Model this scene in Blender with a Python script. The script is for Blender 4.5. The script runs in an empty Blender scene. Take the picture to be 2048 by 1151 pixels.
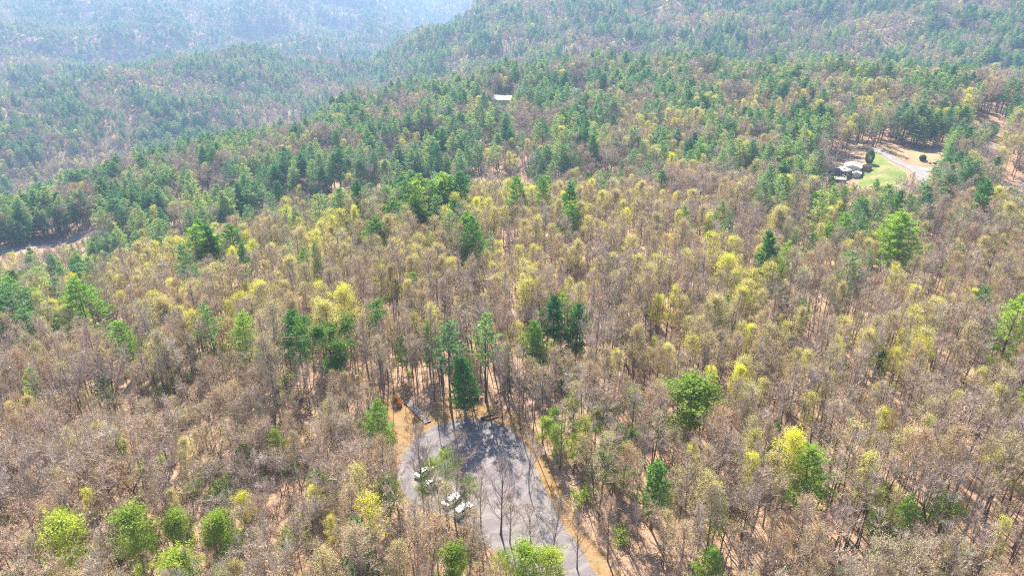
# Aerial view over a spring forest: turning circle, wooded plateau, pine ridge and hazy hills
import bpy, bmesh, math, random
import numpy as np
from mathutils import Vector, Matrix, geometry
random.seed(7)
R = math.radians
SC = bpy.context.scene
COL = SC.collection

# ------------------------------------------------------------------ camera, sky, sun, exposure
cam_d = bpy.data.cameras.new('camera'); cam = bpy.data.objects.new('camera', cam_d); COL.objects.link(cam)
cam_d.sensor_width = 36.0; cam_d.lens = 36.0*1384/2048; cam_d.clip_start = 0.5; cam_d.clip_end = 30000
cam.location = (0, 0, 98); cam.rotation_euler = (R(90-26), 0, 0)
SC.camera = cam
SUN_EL, SUN_AZ = R(43), R(-10.5)
w = bpy.data.worlds.new('World'); SC.world = w; w.use_nodes = True
nt = w.node_tree
sky = nt.nodes.new('ShaderNodeTexSky'); sky.sky_type = 'NISHITA'; sky.sun_disc = False
sky.sun_elevation = SUN_EL; sky.sun_rotation = SUN_AZ; sky.air_density = 1.0; sky.dust_density = 1.2; sky.altitude = 700
bg = nt.nodes['Background']; bg.inputs['Strength'].default_value = 0.095
nt.links.new(sky.outputs[0], bg.inputs[0])
sun_d = bpy.data.lights.new('sun', 'SUN'); sun_d.energy = 5.0; sun_d.angle = R(0.5); sun_d.color = (1.0, 0.92, 0.80)
sun = bpy.data.objects.new('sun', sun_d); COL.objects.link(sun)
sv = Vector((math.sin(SUN_AZ)*math.cos(SUN_EL), math.cos(SUN_AZ)*math.cos(SUN_EL), math.sin(SUN_EL)))
sun.rotation_euler = (-sv).to_track_quat('-Z', 'Y').to_euler()
vs = SC.view_settings; vs.view_transform = 'Standard'; vs.look = 'None'; vs.exposure = 1.75; vs.gamma = 1.0; vs.use_curve_mapping = False
cy = SC.cycles; cy.max_bounces = 6; cy.diffuse_bounces = 3; cy.glossy_bounces = 2; cy.transmission_bounces = 3
cy.volume_bounces = 1; cy.transparent_max_bounces = 8
HAZE_DENSITY, HAZE_ANIS, HAZE_COLOR = 0.00028, 0.35, (0.26, 0.40, 0.62)
cy.use_denoising = False; cy.filter_width = 1.2; cy.pixel_filter_type = 'BLACKMAN_HARRIS'

# ------------------------------------------------------------------ the land
# heights of the land surveyed by bearing (degrees from north = +Y) and ground distance (m)
TD = [0,60,110,160,220,280,330,400,500,600,700,850,1000,1200,1500,1800,2200,2700,3300,4200,5500,9000]
TT = {
 -48:[6,6,4,0,-14,-28,-44,-50,-58,-75,-100,-140,-145,-135,-150,-140,-120,-90,-40,40,150,250],
 -36:[4,4,3,-2,-14,-28,-48,-52,-60,-84,-120,-155,-150,-112,-145,-140,-120,-95,-60,20,120,220],
 -28:[2,2,2,-1,-10,-22,-50,-48,-50,-64,-110,-160,-155,-112,-112,-165,-150,-110,-70,0,100,200],
 -20:[0,0,1,0,-6,-16,-50,-44,-44,-55,-95,-160,-160,-128,-98,-160,-165,-120,-70,0,90,200],
 -12:[0,0,0,0,-4,-12,-46,-38,-34,-42,-48,-130,-160,-150,-128,-170,-200,-170,-110,-30,60,180],
 -6:[0,0,0,0,-3,-10,-40,-32,-27,-32,-35,-85,-90,-80,-62,-120,-200,-220,-220,-200,-120,100],
 0:[0,0,0,0,-3,-9,-34,-27,-22,-26,-22,-78,-72,-45,0,20,-60,-120,-150,-120,0,150],
 8:[0,0,0,0,-3,-8,-24,-21,-20,-20,-15,-70,-62,-28,25,60,50,40,40,60,80,150],
 16:[0,0,0,0,-3,-8,-14,-19,-18,-14,-14,-62,-55,-20,30,80,95,100,110,120,120,160],
 24:[0,0,0,0,-3,-8,-13,-15,-13,-6,-12,-58,-48,-14,38,90,115,120,130,140,140,170],
 34:[0,0,0,-1,-3,-6,-9,-10,-7,-1,-14,-52,-40,-8,45,95,120,130,140,150,150,180],
 48:[0,0,0,-1,-3,-6,-9,-8,-4,2,-10,-48,-35,-5,50,100,120,130,140,150,150,180]}
_az = sorted(TT); _TA = np.array([-180,-110]+_az+[110,180], float)
_base = np.array([0]*15+[30,50,60,70,80,100,150], float)
_TZ = np.array([_base,_base]+[TT[a] for a in _az]+[_base,_base], float)
_TDn = np.array(TD, float)
def _smooth(t): return t*t*(3-2*t)
def _table(az, d):
    az = np.clip(az,-179.99,179.99); d = np.clip(d,0,8999.)
    i = np.clip(np.searchsorted(_TA, az, side='right')-1, 0, len(_TA)-2)
    t = _smooth((az-_TA[i])/(_TA[i+1]-_TA[i]))
    j = np.clip(np.searchsorted(_TDn, d, side='right')-1, 0, len(_TDn)-2)
    s = (d-_TDn[j])/(_TDn[j+1]-_TDn[j])
    def cr(row):
        # Catmull-Rom along distance, finite-difference tangents on the uneven spacing
        z0=_TZ[row,np.clip(j-1,0,None)]; z1=_TZ[row,j]; z2=_TZ[row,j+1]; z3=_TZ[row,np.clip(j+2,None,len(_TDn)-1)]
        x0=_TDn[np.clip(j-1,0,None)]; x1=_TDn[j]; x2=_TDn[j+1]; x3=_TDn[np.clip(j+2,None,len(_TDn)-1)]
        h=x2-x1
        m1=(z2-z0)/np.maximum(x2-x0,1); m2=(z3-z1)/np.maximum(x3-x1,1)
        return (2*s**3-3*s**2+1)*z1+(s**3-2*s**2+s)*h*m1+(-2*s**3+3*s**2)*z2+(s**3-s**2)*h*m2
    return cr(i)*(1-t)+cr(i+1)*t
def _waves(x, y, k, n, seed):
    r = np.random.RandomState(seed); out = 0*x
    for _ in range(n):
        a = r.uniform(0, math.tau); f = k*r.uniform(.6,1.7); p = r.uniform(0, math.tau)
        out = out + np.sin((x*math.cos(a)+y*math.sin(a))*f + p + 1.3*np.sin((x*math.sin(a)-y*math.cos(a))*f*.6+p*2))
    return out/n**.5
def height(x, y):
    x = np.asarray(x, float); y = np.asarray(y, float)
    d = np.hypot(x, y); az = np.degrees(np.arctan2(x, y))
    z = _table(az, d)
    near = np.clip((d-190)/150, 0, 1); mid = np.clip((d-700)/500, 0, 1); far = np.clip((d-1500)/900, 0, 1)
    z = z + near*1.6*_waves(x,y,2*math.pi/75,5,3) + mid*9*_waves(x,y,2*math.pi/260,5,4) + far*34*_waves(x,y,2*math.pi/560,6,8)
    # the turning circle, its verge and the parking edge were graded level
    r = np.hypot((x+8)/1.0, (y-110)/1.15)
    w = np.clip((62-r)/26, 0, 1); w = w*w*(3-2*w)
    return z*(1-w)

# ------------------------------------------------------------------ helpers
def tag(o, label=None, cat=None, group=None, kind=None):
    if label: o['label'] = label
    if cat: o['category'] = cat
    if group: o['group'] = group
    if kind: o['kind'] = kind
    return o
class MB:
    """collects faces of several materials, then becomes one mesh"""
    def __init__(s): s.v = []; s.f = []; s.m = []
    def add(s, vs, fs, m=0):
        b = len(s.v); s.v.extend([tuple(p) for p in vs]); s.f.extend([tuple(i+b for i in f) for f in fs]); s.m.extend([m]*len(fs))
    def box(s, c, d, rz=0, m=0, mat=None):
        M = mat if mat is not None else Matrix.Translation(c) @ Matrix.Rotation(rz, 4, 'Z')
        x, y, z = d[0]/2, d[1]/2, d[2]/2
        vs = [M @ Vector(p) for p in ((-x,-y,-z),(x,-y,-z),(x,y,-z),(-x,y,-z),(-x,-y,z),(x,-y,z),(x,y,z),(-x,y,z))]
        s.add(vs, [(0,3,2,1),(4,5,6,7),(0,1,5,4),(1,2,6,5),(2,3,7,6),(3,0,4,7)], m)
    def tube(s, pts, rad, n=5, m=0, cap=False):
        pts = [Vector(p) for p in pts]; vs = []; fs = []
        for i, p in enumerate(pts):
            t = (pts[min(i+1, len(pts)-1)] - pts[max(i-1, 0)]).normalized()
            a = t.orthogonal().normalized(); b = t.cross(a)
            for k in range(n):
                q = math.tau*k/n; vs.append(p + (a*math.cos(q)+b*math.sin(q))*rad[i])
        for i in range(len(pts)-1):
            for k in range(n): fs.append((i*n+k, i*n+(k+1) % n, (i+1)*n+(k+1) % n, (i+1)*n+k))
        if cap: fs.append(tuple(range(n))[::-1]); fs.append(tuple((len(pts)-1)*n+k for k in range(n)))
        s.add(vs, fs, m)
    def tri(s, a, b, c, m=0):
        n = len(s.v); s.v += [a, b, c]; s.f.append((n, n+1, n+2)); s.m.append(m)
    def mesh(s, name, mats, smooth=False):
        me = bpy.data.meshes.new(name); me.from_pydata(s.v, [], s.f)
        for m in mats: me.materials.append(m)
        if len(mats) > 1: me.polygons.foreach_set('material_index', s.m)
        if smooth: me.polygons.foreach_set('use_smooth', [True]*len(me.polygons))
        me.update(); return me
    def build(s, name, mats, parent=None, loc=(0,0,0), rz=0, smooth=False):
        if not isinstance(mats, (list, tuple)): mats = [mats]
        return link(name, s.mesh(name, mats, smooth), parent, loc, rz)
def link(name, me, parent=None, loc=(0,0,0), rz=0):
    o = bpy.data.objects.new(name, me); COL.objects.link(o)
    if parent: o.parent = parent
    o.location = loc; o.rotation_euler = (0, 0, rz); return o
def empty(name, loc, rz=0):
    o = bpy.data.objects.new(name, None); COL.objects.link(o); o.empty_display_size = .5
    o.location = loc; o.rotation_euler = (0, 0, rz); return o
def hz(x, y): return float(height(x, y))

# ------------------------------------------------------------------ materials
def N(nt, t, **k):
    n = nt.nodes.new(t)
    for a, b in k.items(): setattr(n, a, b)
    return n
def ramp(nt, stops, fac):
    r = N(nt, 'ShaderNodeValToRGB'); e = r.color_ramp.elements
    while len(e) < len(stops): e.new(.5)
    for i, (p, c) in enumerate(stops): e[i].position = p; e[i].color = (*c, 1)
    nt.links.new(fac, r.inputs[0]); return r.outputs[0]
def noise(nt, scale, detail=4, rough=.6, vec=None, coord='Object'):
    n = N(nt, 'ShaderNodeTexNoise'); n.inputs['Scale'].default_value = scale; n.inputs['Detail'].default_value = detail; n.inputs['Roughness'].default_value = rough
    if vec is None:
        t = N(nt, 'ShaderNodeTexCoord'); vec = t.outputs[coord]
    nt.links.new(vec, n.inputs['Vector']); return n.outputs['Fac']
def mixc(nt, a, b, fac, mode='MIX'):
    m = N(nt, 'ShaderNodeMix', data_type='RGBA', blend_type=mode)
    for s, v in ((m.inputs[6], a), (m.inputs[7], b), (m.inputs[0], fac)):
        if hasattr(v, 'links'): nt.links.new(v, s)
        elif isinstance(v, tuple): s.default_value = (*v, 1)
        else: s.default_value = v
    return m.outputs[2]
def mat_base(name, rough=.85):
    m = bpy.data.materials.new(name); m.use_nodes = True; b = m.node_tree.nodes['Principled BSDF']
    b.inputs['Roughness'].default_value = rough; b.inputs['Specular IOR Level'].default_value = .25
    return m, m.node_tree, b
def foliage(name, stops, trans=.45, world_scale=None, trans_tint=(1.0,1.0,.6)):
    """leaf stuff: hue differs from tree to tree and within the crown, light shines through"""
    m = bpy.data.materials.new(name); m.use_nodes = True; nt = m.node_tree
    nt.nodes.remove(nt.nodes['Principled BSDF']); out = nt.nodes['Material Output']
    oi = N(nt, 'ShaderNodeObjectInfo')
    g = noise(nt, .55, 2, .6)
    a = N(nt, 'ShaderNodeMath', operation='MULTIPLY_ADD'); nt.links.new(g, a.inputs[0]); a.inputs[1].default_value = .5; a.inputs[2].default_value = -.25
    b = N(nt, 'ShaderNodeMath', operation='ADD', use_clamp=True); nt.links.new(oi.outputs['Random'], b.inputs[0]); nt.links.new(a.outputs[0], b.inputs[1])
    c = ramp(nt, stops, b.outputs[0])
    d = N(nt, 'ShaderNodeBsdfDiffuse'); nt.links.new(c, d.inputs[0])
    t = N(nt, 'ShaderNodeBsdfTranslucent'); nt.links.new(mixc(nt, c, trans_tint, 1.0, 'MULTIPLY'), t.inputs[0])
    mx = N(nt, 'ShaderNodeMixShader'); mx.inputs[0].default_value = trans
    nt.links.new(d.outputs[0], mx.inputs[1]); nt.links.new(t.outputs[0], mx.inputs[2]); nt.links.new(mx.outputs[0], out.inputs[0])
    return m
def bark(name, stops, bump=0):
    m, nt, b = mat_base(name, .9)
    oi = N(nt, 'ShaderNodeObjectInfo'); g = noise(nt, 1.2, 3)
    a = N(nt, 'ShaderNodeMath', operation='MULTIPLY_ADD'); nt.links.new(g, a.inputs[0]); a.inputs[1].default_value = .6; a.inputs[2].default_value = -.3
    s = N(nt, 'ShaderNodeMath', operation='ADD', use_clamp=True); nt.links.new(oi.outputs['Random'], s.inputs[0]); nt.links.new(a.outputs[0], s.inputs[1])
    nt.links.new(ramp(nt, stops, s.outputs[0]), b.inputs['Base Color'])
    return m
def plain(name, c, rough=.7, var=.15, scale=2.0, metal=0):
    m, nt, b = mat_base(name, rough)
    lo = tuple(x*(1-var) for x in c); hi = tuple(min(1, x*(1+var)) for x in c)
    nt.links.new(ramp(nt, [(.3, lo), (.7, hi)], noise(nt, scale, 5)), b.inputs['Base Color']); b.inputs['Metallic'].default_value = metal
    return m
def ground_mat(name, layers, bump=.3, bscale=3):
    """layers: list of (scale, lo, hi, colour) mixed over each other by noise"""
    m, nt, b = mat_base(name, .95); c = None
    tc = N(nt, 'ShaderNodeTexCoord').outputs['Object']
    for i, (sc, lo, hi, col) in enumerate(layers):
        if c is None: c = col; continue
        f = noise(nt, sc, 5, .65, tc)
        mr = N(nt, 'ShaderNodeMapRange'); nt.links.new(f, mr.inputs[0]); mr.inputs[1].default_value = lo; mr.inputs[2].default_value = hi
        c = mixc(nt, c, col, mr.outputs[0])
    nt.links.new(c, b.inputs['Base Color'])
    bp = N(nt, 'ShaderNodeBump'); bp.inputs['Strength'].default_value = bump; bp.inputs['Distance'].default_value = .3
    nt.links.new(noise(nt, bscale, 6, .7, tc), bp.inputs['Height']); nt.links.new(bp.outputs[0], b.inputs['Normal'])
    return m
M = {}
M['trunk'] = bark('trunk_bark', [(0,(.10,.07,.055)),(.5,(.17,.125,.10)),(1,(.28,.23,.20))])
M['twig'] = bark('grey_twigs', [(0,(.33,.26,.23)),(.35,(.45,.36,.31)),(.65,(.50,.40,.31)),(.85,(.50,.35,.24)),(1,(.60,.53,.46))])
M['budtwig'] = bark('budding_twigs', [(0,(.30,.24,.18)),(.5,(.36,.29,.20)),(1,(.38,.32,.24))])
M['haze_bud'] = foliage('faint_buds', [(0,(.52,.42,.26)),(.3,(.54,.50,.22)),(.6,(.58,.46,.26)),(.8,(.54,.34,.22)),(1,(.56,.58,.20))], .4)
M['bud'] = foliage('young_yellow_leaves', [(0,(.54,.44,.24)),(.35,(.62,.55,.26)),(.7,(.72,.69,.17)),(1,(.82,.80,.07))], .5, trans_tint=(1,1,.75))
M['bare_bud'] = foliage('closed_buds', [(0,(.50,.39,.31)),(.4,(.57,.47,.32)),(.7,(.58,.51,.26)),(.85,(.60,.38,.23)),(1,(.62,.56,.42))], .45, trans_tint=(1,.95,.85))
M['needle'] = foliage('pine_needles', [(0,(.14,.27,.12)),(.4,(.22,.37,.15)),(.75,(.32,.45,.16)),(1,(.45,.52,.16))], .5, trans_tint=(1,1,.8))
M['needle_near'] = foliage('near_pine_needles', [(0,(.15,.31,.06)),(.5,(.26,.43,.08)),(1,(.38,.52,.10))], .5)
M['needle_dark'] = foliage('dark_needles', [(0,(.06,.19,.06)),(.5,(.10,.27,.07)),(1,(.19,.36,.08))], .45)
M['leaf'] = foliage('bright_green_leaves', [(0,(.25,.37,.07)),(.5,(.35,.48,.08)),(1,(.48,.56,.10))], .45)
M['leaf_dark'] = foliage('green_leaves', [(0,(.12,.24,.05)),(1,(.22,.36,.07))], .4)
M['brush'] = bark('brush_stems', [(0,(.20,.14,.11)),(1,(.38,.29,.22))])
M['litter'] = ground_mat('leaf_litter', [(0,0,0,(.35,.215,.135)),(.05,.35,.65,(.39,.255,.17)),(.35,.45,.75,(.22,.13,.08)),(1.7,.5,.72,(.46,.325,.225)),(.02,.55,.75,(.25,.20,.10)),(.25,.68,.85,(.14,.17,.05))], .6, 2.2)
M['verge'] = ground_mat('golden_verge', [(0,0,0,(.29,.165,.06)),(.16,.42,.6,(.30,.185,.10)),(.45,.46,.64,(.21,.125,.045)),(2.2,.48,.68,(.35,.245,.14)),(.3,.58,.72,(.19,.14,.05)),(.9,.6,.75,(.20,.20,.05))], .5, 4)
M['lawn'] = ground_mat('mown_lawn', [(0,0,0,(.12,.185,.03)),(.05,.4,.6,(.19,.23,.045)),(.12,.48,.65,(.30,.26,.11)),(.6,.5,.8,(.10,.15,.03))], .2, 6)
M['dirt'] = ground_mat('cleared_earth', [(0,0,0,(.35,.235,.135)),(.08,.4,.6,(.33,.22,.09)),(.4,.5,.7,(.38,.28,.19)),(1.0,.55,.75,(.25,.17,.10))], .4, 3)
M['gravel'] = ground_mat('pale_gravel', [(0,0,0,(.25,.23,.22)),(.3,.4,.6,(.31,.285,.27)),(2.0,.5,.7,(.20,.18,.17))], .3, 8)
M['asphalt'] = ground_mat('weathered_asphalt', [(0,0,0,(.17,.152,.155)),(.09,.40,.62,(.205,.182,.175)),(.35,.45,.70,(.15,.135,.142)),(1.6,.5,.72,(.23,.205,.20)),(.22,.58,.70,(.13,.118,.124))], .15, 12)
def worn_asphalt(m):
    nt = m.node_tree; b = nt.nodes['Principled BSDF']; old = b.inputs['Base Color'].links[0].from_socket
    tc = N(nt, 'ShaderNodeTexCoord').outputs['Object']
    mp = N(nt, 'ShaderNodeMapping'); nt.links.new(tc, mp.inputs[0]); mp.inputs['Location'].default_value = (8.8, -115, 0)
    ln = N(nt, 'ShaderNodeVectorMath', operation='LENGTH'); nt.links.new(mp.outputs[0], ln.inputs[0])
    wb = N(nt, 'ShaderNodeMath', operation='MULTIPLY_ADD'); nt.links.new(noise(nt, .12, 3, .6, tc), wb.inputs[0]); wb.inputs[1].default_value = 9; nt.links.new(ln.outputs['Value'], wb.inputs[2])
    sn = N(nt, 'ShaderNodeMath', operation='SINE'); s2 = N(nt, 'ShaderNodeMath', operation='MULTIPLY'); s2.inputs[1].default_value = 1.7; nt.links.new(wb.outputs[0], s2.inputs[0]); nt.links.new(s2.outputs[0], sn.inputs[0])
    mr = N(nt, 'ShaderNodeMapRange'); nt.links.new(sn.outputs[0], mr.inputs[0]); mr.inputs[1].default_value = .1; mr.inputs[2].default_value = 1; mr.inputs[4].default_value = .55
    c = mixc(nt, old, (.27,.245,.235), mr.outputs[0])
    fl = N(nt, 'ShaderNodeMapRange'); nt.links.new(noise(nt, 3.2, 6, .75, tc), fl.inputs[0]); fl.inputs[1].default_value = .60; fl.inputs[2].default_value = .70; fl.inputs[4].default_value = .75
    c = mixc(nt, c, (.26,.17,.10), fl.outputs[0])
    vo = N(nt, 'ShaderNodeTexVoronoi', feature='DISTANCE_TO_EDGE'); vo.inputs['Scale'].default_value = .14; nt.links.new(tc, vo.inputs['Vector'])
    cr = N(nt, 'ShaderNodeMapRange'); nt.links.new(vo.outputs[0], cr.inputs[0]); cr.inputs[1].default_value = .012; cr.inputs[2].default_value = .003; cr.inputs[4].default_value = .6
    c = mixc(nt, c, (.07,.065,.07), cr.outputs[0])
    nt.links.new(c, b.inputs['Base Color'])
worn_asphalt(M['asphalt'])
M['road'] = ground_mat('grey_road', [(0,0,0,(.18,.17,.175)),(.2,.4,.6,(.22,.21,.21))], .1, 6)
M['white_metal'] = plain('white_metal_roof', (.82,.80,.76), .45, .04)
M['cream'] = plain('cream_siding', (.62,.55,.46), .8, .08)
M['dark_roof'] = plain('plum_brown_shingles', (.13,.09,.10), .85, .2)
M['green_roof'] = plain('pale_green_metal_roof', (.30,.42,.36), .5, .08)
M['deck'] = plain('pale_deck_boards', (.62,.52,.40), .85, .12)
M['brick'] = plain('reddish_stone', (.42,.25,.20), .9, .2)
M['glass'] = plain('dark_window_glass', (.03,.035,.045), .12, .1)
M['wood'] = plain('weathered_grey_planks', (.30,.25,.22), .9, .3)
M['paint'] = plain('white_car_paint', (.80,.80,.80), .25, .02)
M['tyre'] = plain('black_tyre_rubber', (.02,.02,.02), .9, .1)
M['rim'] = plain('grey_alloy', (.35,.35,.36), .4, .05)
M['lamp'] = plain('lamp_glass', (.55,.55,.52), .2, .05)
M['tail'] = plain('red_lamp_glass', (.35,.02,.02), .3, .05)
M['signwhite'] = plain('white_painted_post', (.78,.72,.70), .7, .06)
M['darkbox'] = plain('dark_green_box_paint', (.05,.05,.045), .7, .1)
M['rock'] = plain('grey_boulder', (.30,.25,.23), .95, .35)
M['rust'] = foliage('rust_grass_blades', [(0,(.50,.22,.09)),(1,(.58,.30,.13))], .3)
M['deadwood'] = plain('bleached_dead_wood', (.48,.40,.33), .9, .25)
M['orange'] = plain('orange_machine_paint', (.70,.18,.05), .5, .1)

# ------------------------------------------------------------------ ground sheet
def cdt_sheet(name, poly, step, off, mat, label=None, kind='structure', wob=.4):
    """a sheet draped over the land inside an outline"""
    P = []
    n = len(poly)
    for i in range(n):
        a = Vector(poly[i]); b = Vector(poly[(i+1) % n]); k = max(1, int((b-a).length/step))
        for j in range(k):
            p = a.lerp(b, j/k)
            P.append(Vector((p.x+random.uniform(-wob, wob), p.y+random.uniform(-wob, wob))))
    xs = [p.x for p in P]; ys = [p.y for p in P]; inner = []
    gx = np.arange(min(xs), max(xs), step); gy = np.arange(min(ys), max(ys), step)
    XX, YY = np.meshgrid(gx, gy); ok = inside(XX.ravel(), YY.ravel(), [(p.x, p.y) for p in P])
    for x, y in zip(XX.ravel()[ok], YY.ravel()[ok]): inner.append(Vector((x, y)))
    V, E_, F_, *_ = geometry.delaunay_2d_cdt(P+inner, [], [list(range(len(P)))], 1, 1e-4)
    z = height([v.x for v in V], [v.y for v in V]) + off
    me = bpy.data.meshes.new(name); me.from_pydata([(v.x, v.y, zz) for v, zz in zip(V, z)], [], F_)
    me.materials.append(mat); me.polygons.foreach_set('use_smooth', [True]*len(me.polygons)); me.update()
    o = link(name, me); return tag(o, label=label, kind=kind)
def inside(x, y, poly):
    x = np.asarray(x, float); y = np.asarray(y, float); c = np.zeros(x.shape, bool); n = len(poly); j = n-1
    for i in range(n):
        xi, yi = poly[i]; xj, yj = poly[j]
        with np.errstate(divide='ignore', invalid='ignore'):
            c ^= ((yi > y) != (yj > y)) & (x < (xj-xi)*(y-yi)/(yj-yi+1e-12)+xi)
        j = i
    return c
def strip_poly(pts, wd):
    pts = [Vector(p) for p in pts]; L = []; Q = []
    for i, p in enumerate(pts):
        t = (pts[min(i+1, len(pts)-1)]-pts[max(i-1, 0)]).normalized(); nrm = Vector((-t.y, t.x)); ww = wd[i]/2 if isinstance(wd, (list, tuple)) else wd/2
        L.append(p+nrm*ww); Q.append(p-nrm*ww)
    return [(p.x, p.y) for p in L+Q[::-1]]
rings = [0.01]; d = 30.
while d < 9000: rings.append(d); d += max(2.0 if d < 230 else 3.0, d*.0105)
rings.append(9000.)
azs = list(np.arange(-52, 52.01, .5)); azs = list(np.arange(-180, -52, 4.)) + azs + list(np.arange(56, 180, 4.))
A, D = np.meshgrid(np.radians(azs), rings); X = D*np.sin(A); Y = D*np.cos(A); Z = height(X, Y)
na = len(azs); nr = len(rings)
idx = np.arange(na*nr).reshape(nr, na); nx = np.roll(idx, -1, 1)
F_ = np.stack([idx[:-1], nx[:-1], nx[1:], idx[1:]], -1).reshape(-1, 4)
me = bpy.data.meshes.new('ground'); me.from_pydata(np.stack([X.ravel(), Y.ravel(), Z.ravel()], -1).tolist(), [], F_[:, ::-1].tolist())
me.materials.append(M['litter']); me.polygons.foreach_set('use_smooth', [True]*len(me.polygons)); me.update()
tag(link('ground', me), kind='structure')
ZMIN = float(Z.min())

CIRCLE = [(-17.7,129.0),(-14.5,130.6),(-11.5,131.3),(-8,131.2),(-4.5,130.3),(-1.6,128.6),(.7,126.3),(2.7,122.6),(4.1,118.5),(5.1,114.5),(6.0,110.7),(7.5,104.9),(9.6,98.3),(12.8,92.2),(14.9,86.5),(18.5,78),(23,66),(28,50),(21,48),(15,63),(9,75),(3.5,84),(-1.5,90),(-6,95),(-11,99),(-17,102.5),(-21.6,106),(-23.6,110.7),(-23.9,117.7),(-21.6,124.0)]
VERGE = [(-20,133.5),(-25,141),(-31,140.5),(-30,132),(-28.5,124),(-26.5,118),(-25.2,112),(-24.4,107),(-17.5,102),(-6.5,94.6),(-2,89.6),(3,83.6),(8.5,74.6),(14.6,62.5),(20.6,47.5),(31,50),(26,66),(21.5,78),(18.6,87),(14.5,95.5),(12.0,103),(9.5,112),(7.5,120),(5.5,127),(2.5,132.5),(-4,136.5),(-12,139),(-17,140)]
cdt_sheet('verge', VERGE, 1.5, .03, M['verge'], wob=.7)
cdt_sheet('road', CIRCLE, 1.2, .06, M['asphalt'], wob=.16)
LAWN = [(217,416),(214,407),(207,392),(200,380),(190,367),(185,357),(192,347),(203,346),(210,354),(214,366),(214,380),(216,391),(217.5,403)]
CLEAR = [(226,420),(222.5,404),(223.5,394),(226.5,385),(233,378),(241,378),(247,386),(250,398),(249,410),(240,421),(232,430)]
DRIVE = [(212,428),(217,419),(221,411),(219.5,400),(220,391),(221.5,383),(224,376),(222,366),(216.5,352),(210,334),(203,318)]
DRW = [3.2,3.4,3.6,4,4.5,6,9,8,5.5,5,5]
SPUR = [(224,374),(232,373),(240,372.5),(247,374)]
YARD = [(268,402),(276,400),(290,408),(300,420),(312,436),(318,450),(310,462),(296,452),(286,432),(276,416)]
ROADR = [(228,350),(238,347),(250,345),(262,342),(276,337),(292,330)]
ROADL = [(-330,330),(-308,345),(-288,358.6),(-277,368),(-259,381),(-245,388),(-230,396)]
RIDGE_CLEAR = [(-20,616),(-18,634),(4,636),(8,622),(2,614)]
BROWN_CLEAR = [(-44,500),(-40,520),(-26,524),(-22,506),(-32,492)]
cdt_sheet('lawn', LAWN, 4, .12, M['lawn'], wob=.6)
cdt_sheet('dirt_clearing', CLEAR, 4, .12, M['dirt'], wob=1)
cdt_sheet('dirt_clearing', YARD, 4, .12, M['dirt'], wob=1)
cdt_sheet('gravel_drive', strip_poly(DRIVE, DRW), 3, .20, M['gravel'], wob=.25)
cdt_sheet('gravel_drive', strip_poly(SPUR, [8,7,6,4]), 3, .24, M['gravel'], wob=.25)
cdt_sheet('gravel_drive', strip_poly([(262,398),(270,404),(279,409),(292,416)], [5,10,10,5]), 3, .24, M['gravel'], wob=.3)
cdt_sheet('road', strip_poly(ROADR, 7), 3, .2, M['road'], wob=.1)
cdt_sheet('road', strip_poly(ROADL, 5), 3, .25, M['gravel'], wob=.1)
cdt_sheet('dirt_clearing', RIDGE_CLEAR, 6, .15, M['dirt'], wob=1.5)
cdt_sheet('dirt_clearing', BROWN_CLEAR, 6, .15, M['dirt'], wob=1.5)
FARPATCH = [(575,1110),(585,1135),(610,1130),(612,1108),(590,1100)]
HILLCLEAR = [(-806,1272),(-780,1282),(-735,1256),(-690,1197),(-640,1135),(-648,1125),(-700,1175),(-740,1226),(-796,1250)]
cdt_sheet('dirt_clearing', FARPATCH, 10, .3, M['dirt'], wob=2)
cdt_sheet('dirt_clearing', HILLCLEAR, 14, .4, M['dirt'], wob=2)

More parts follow.
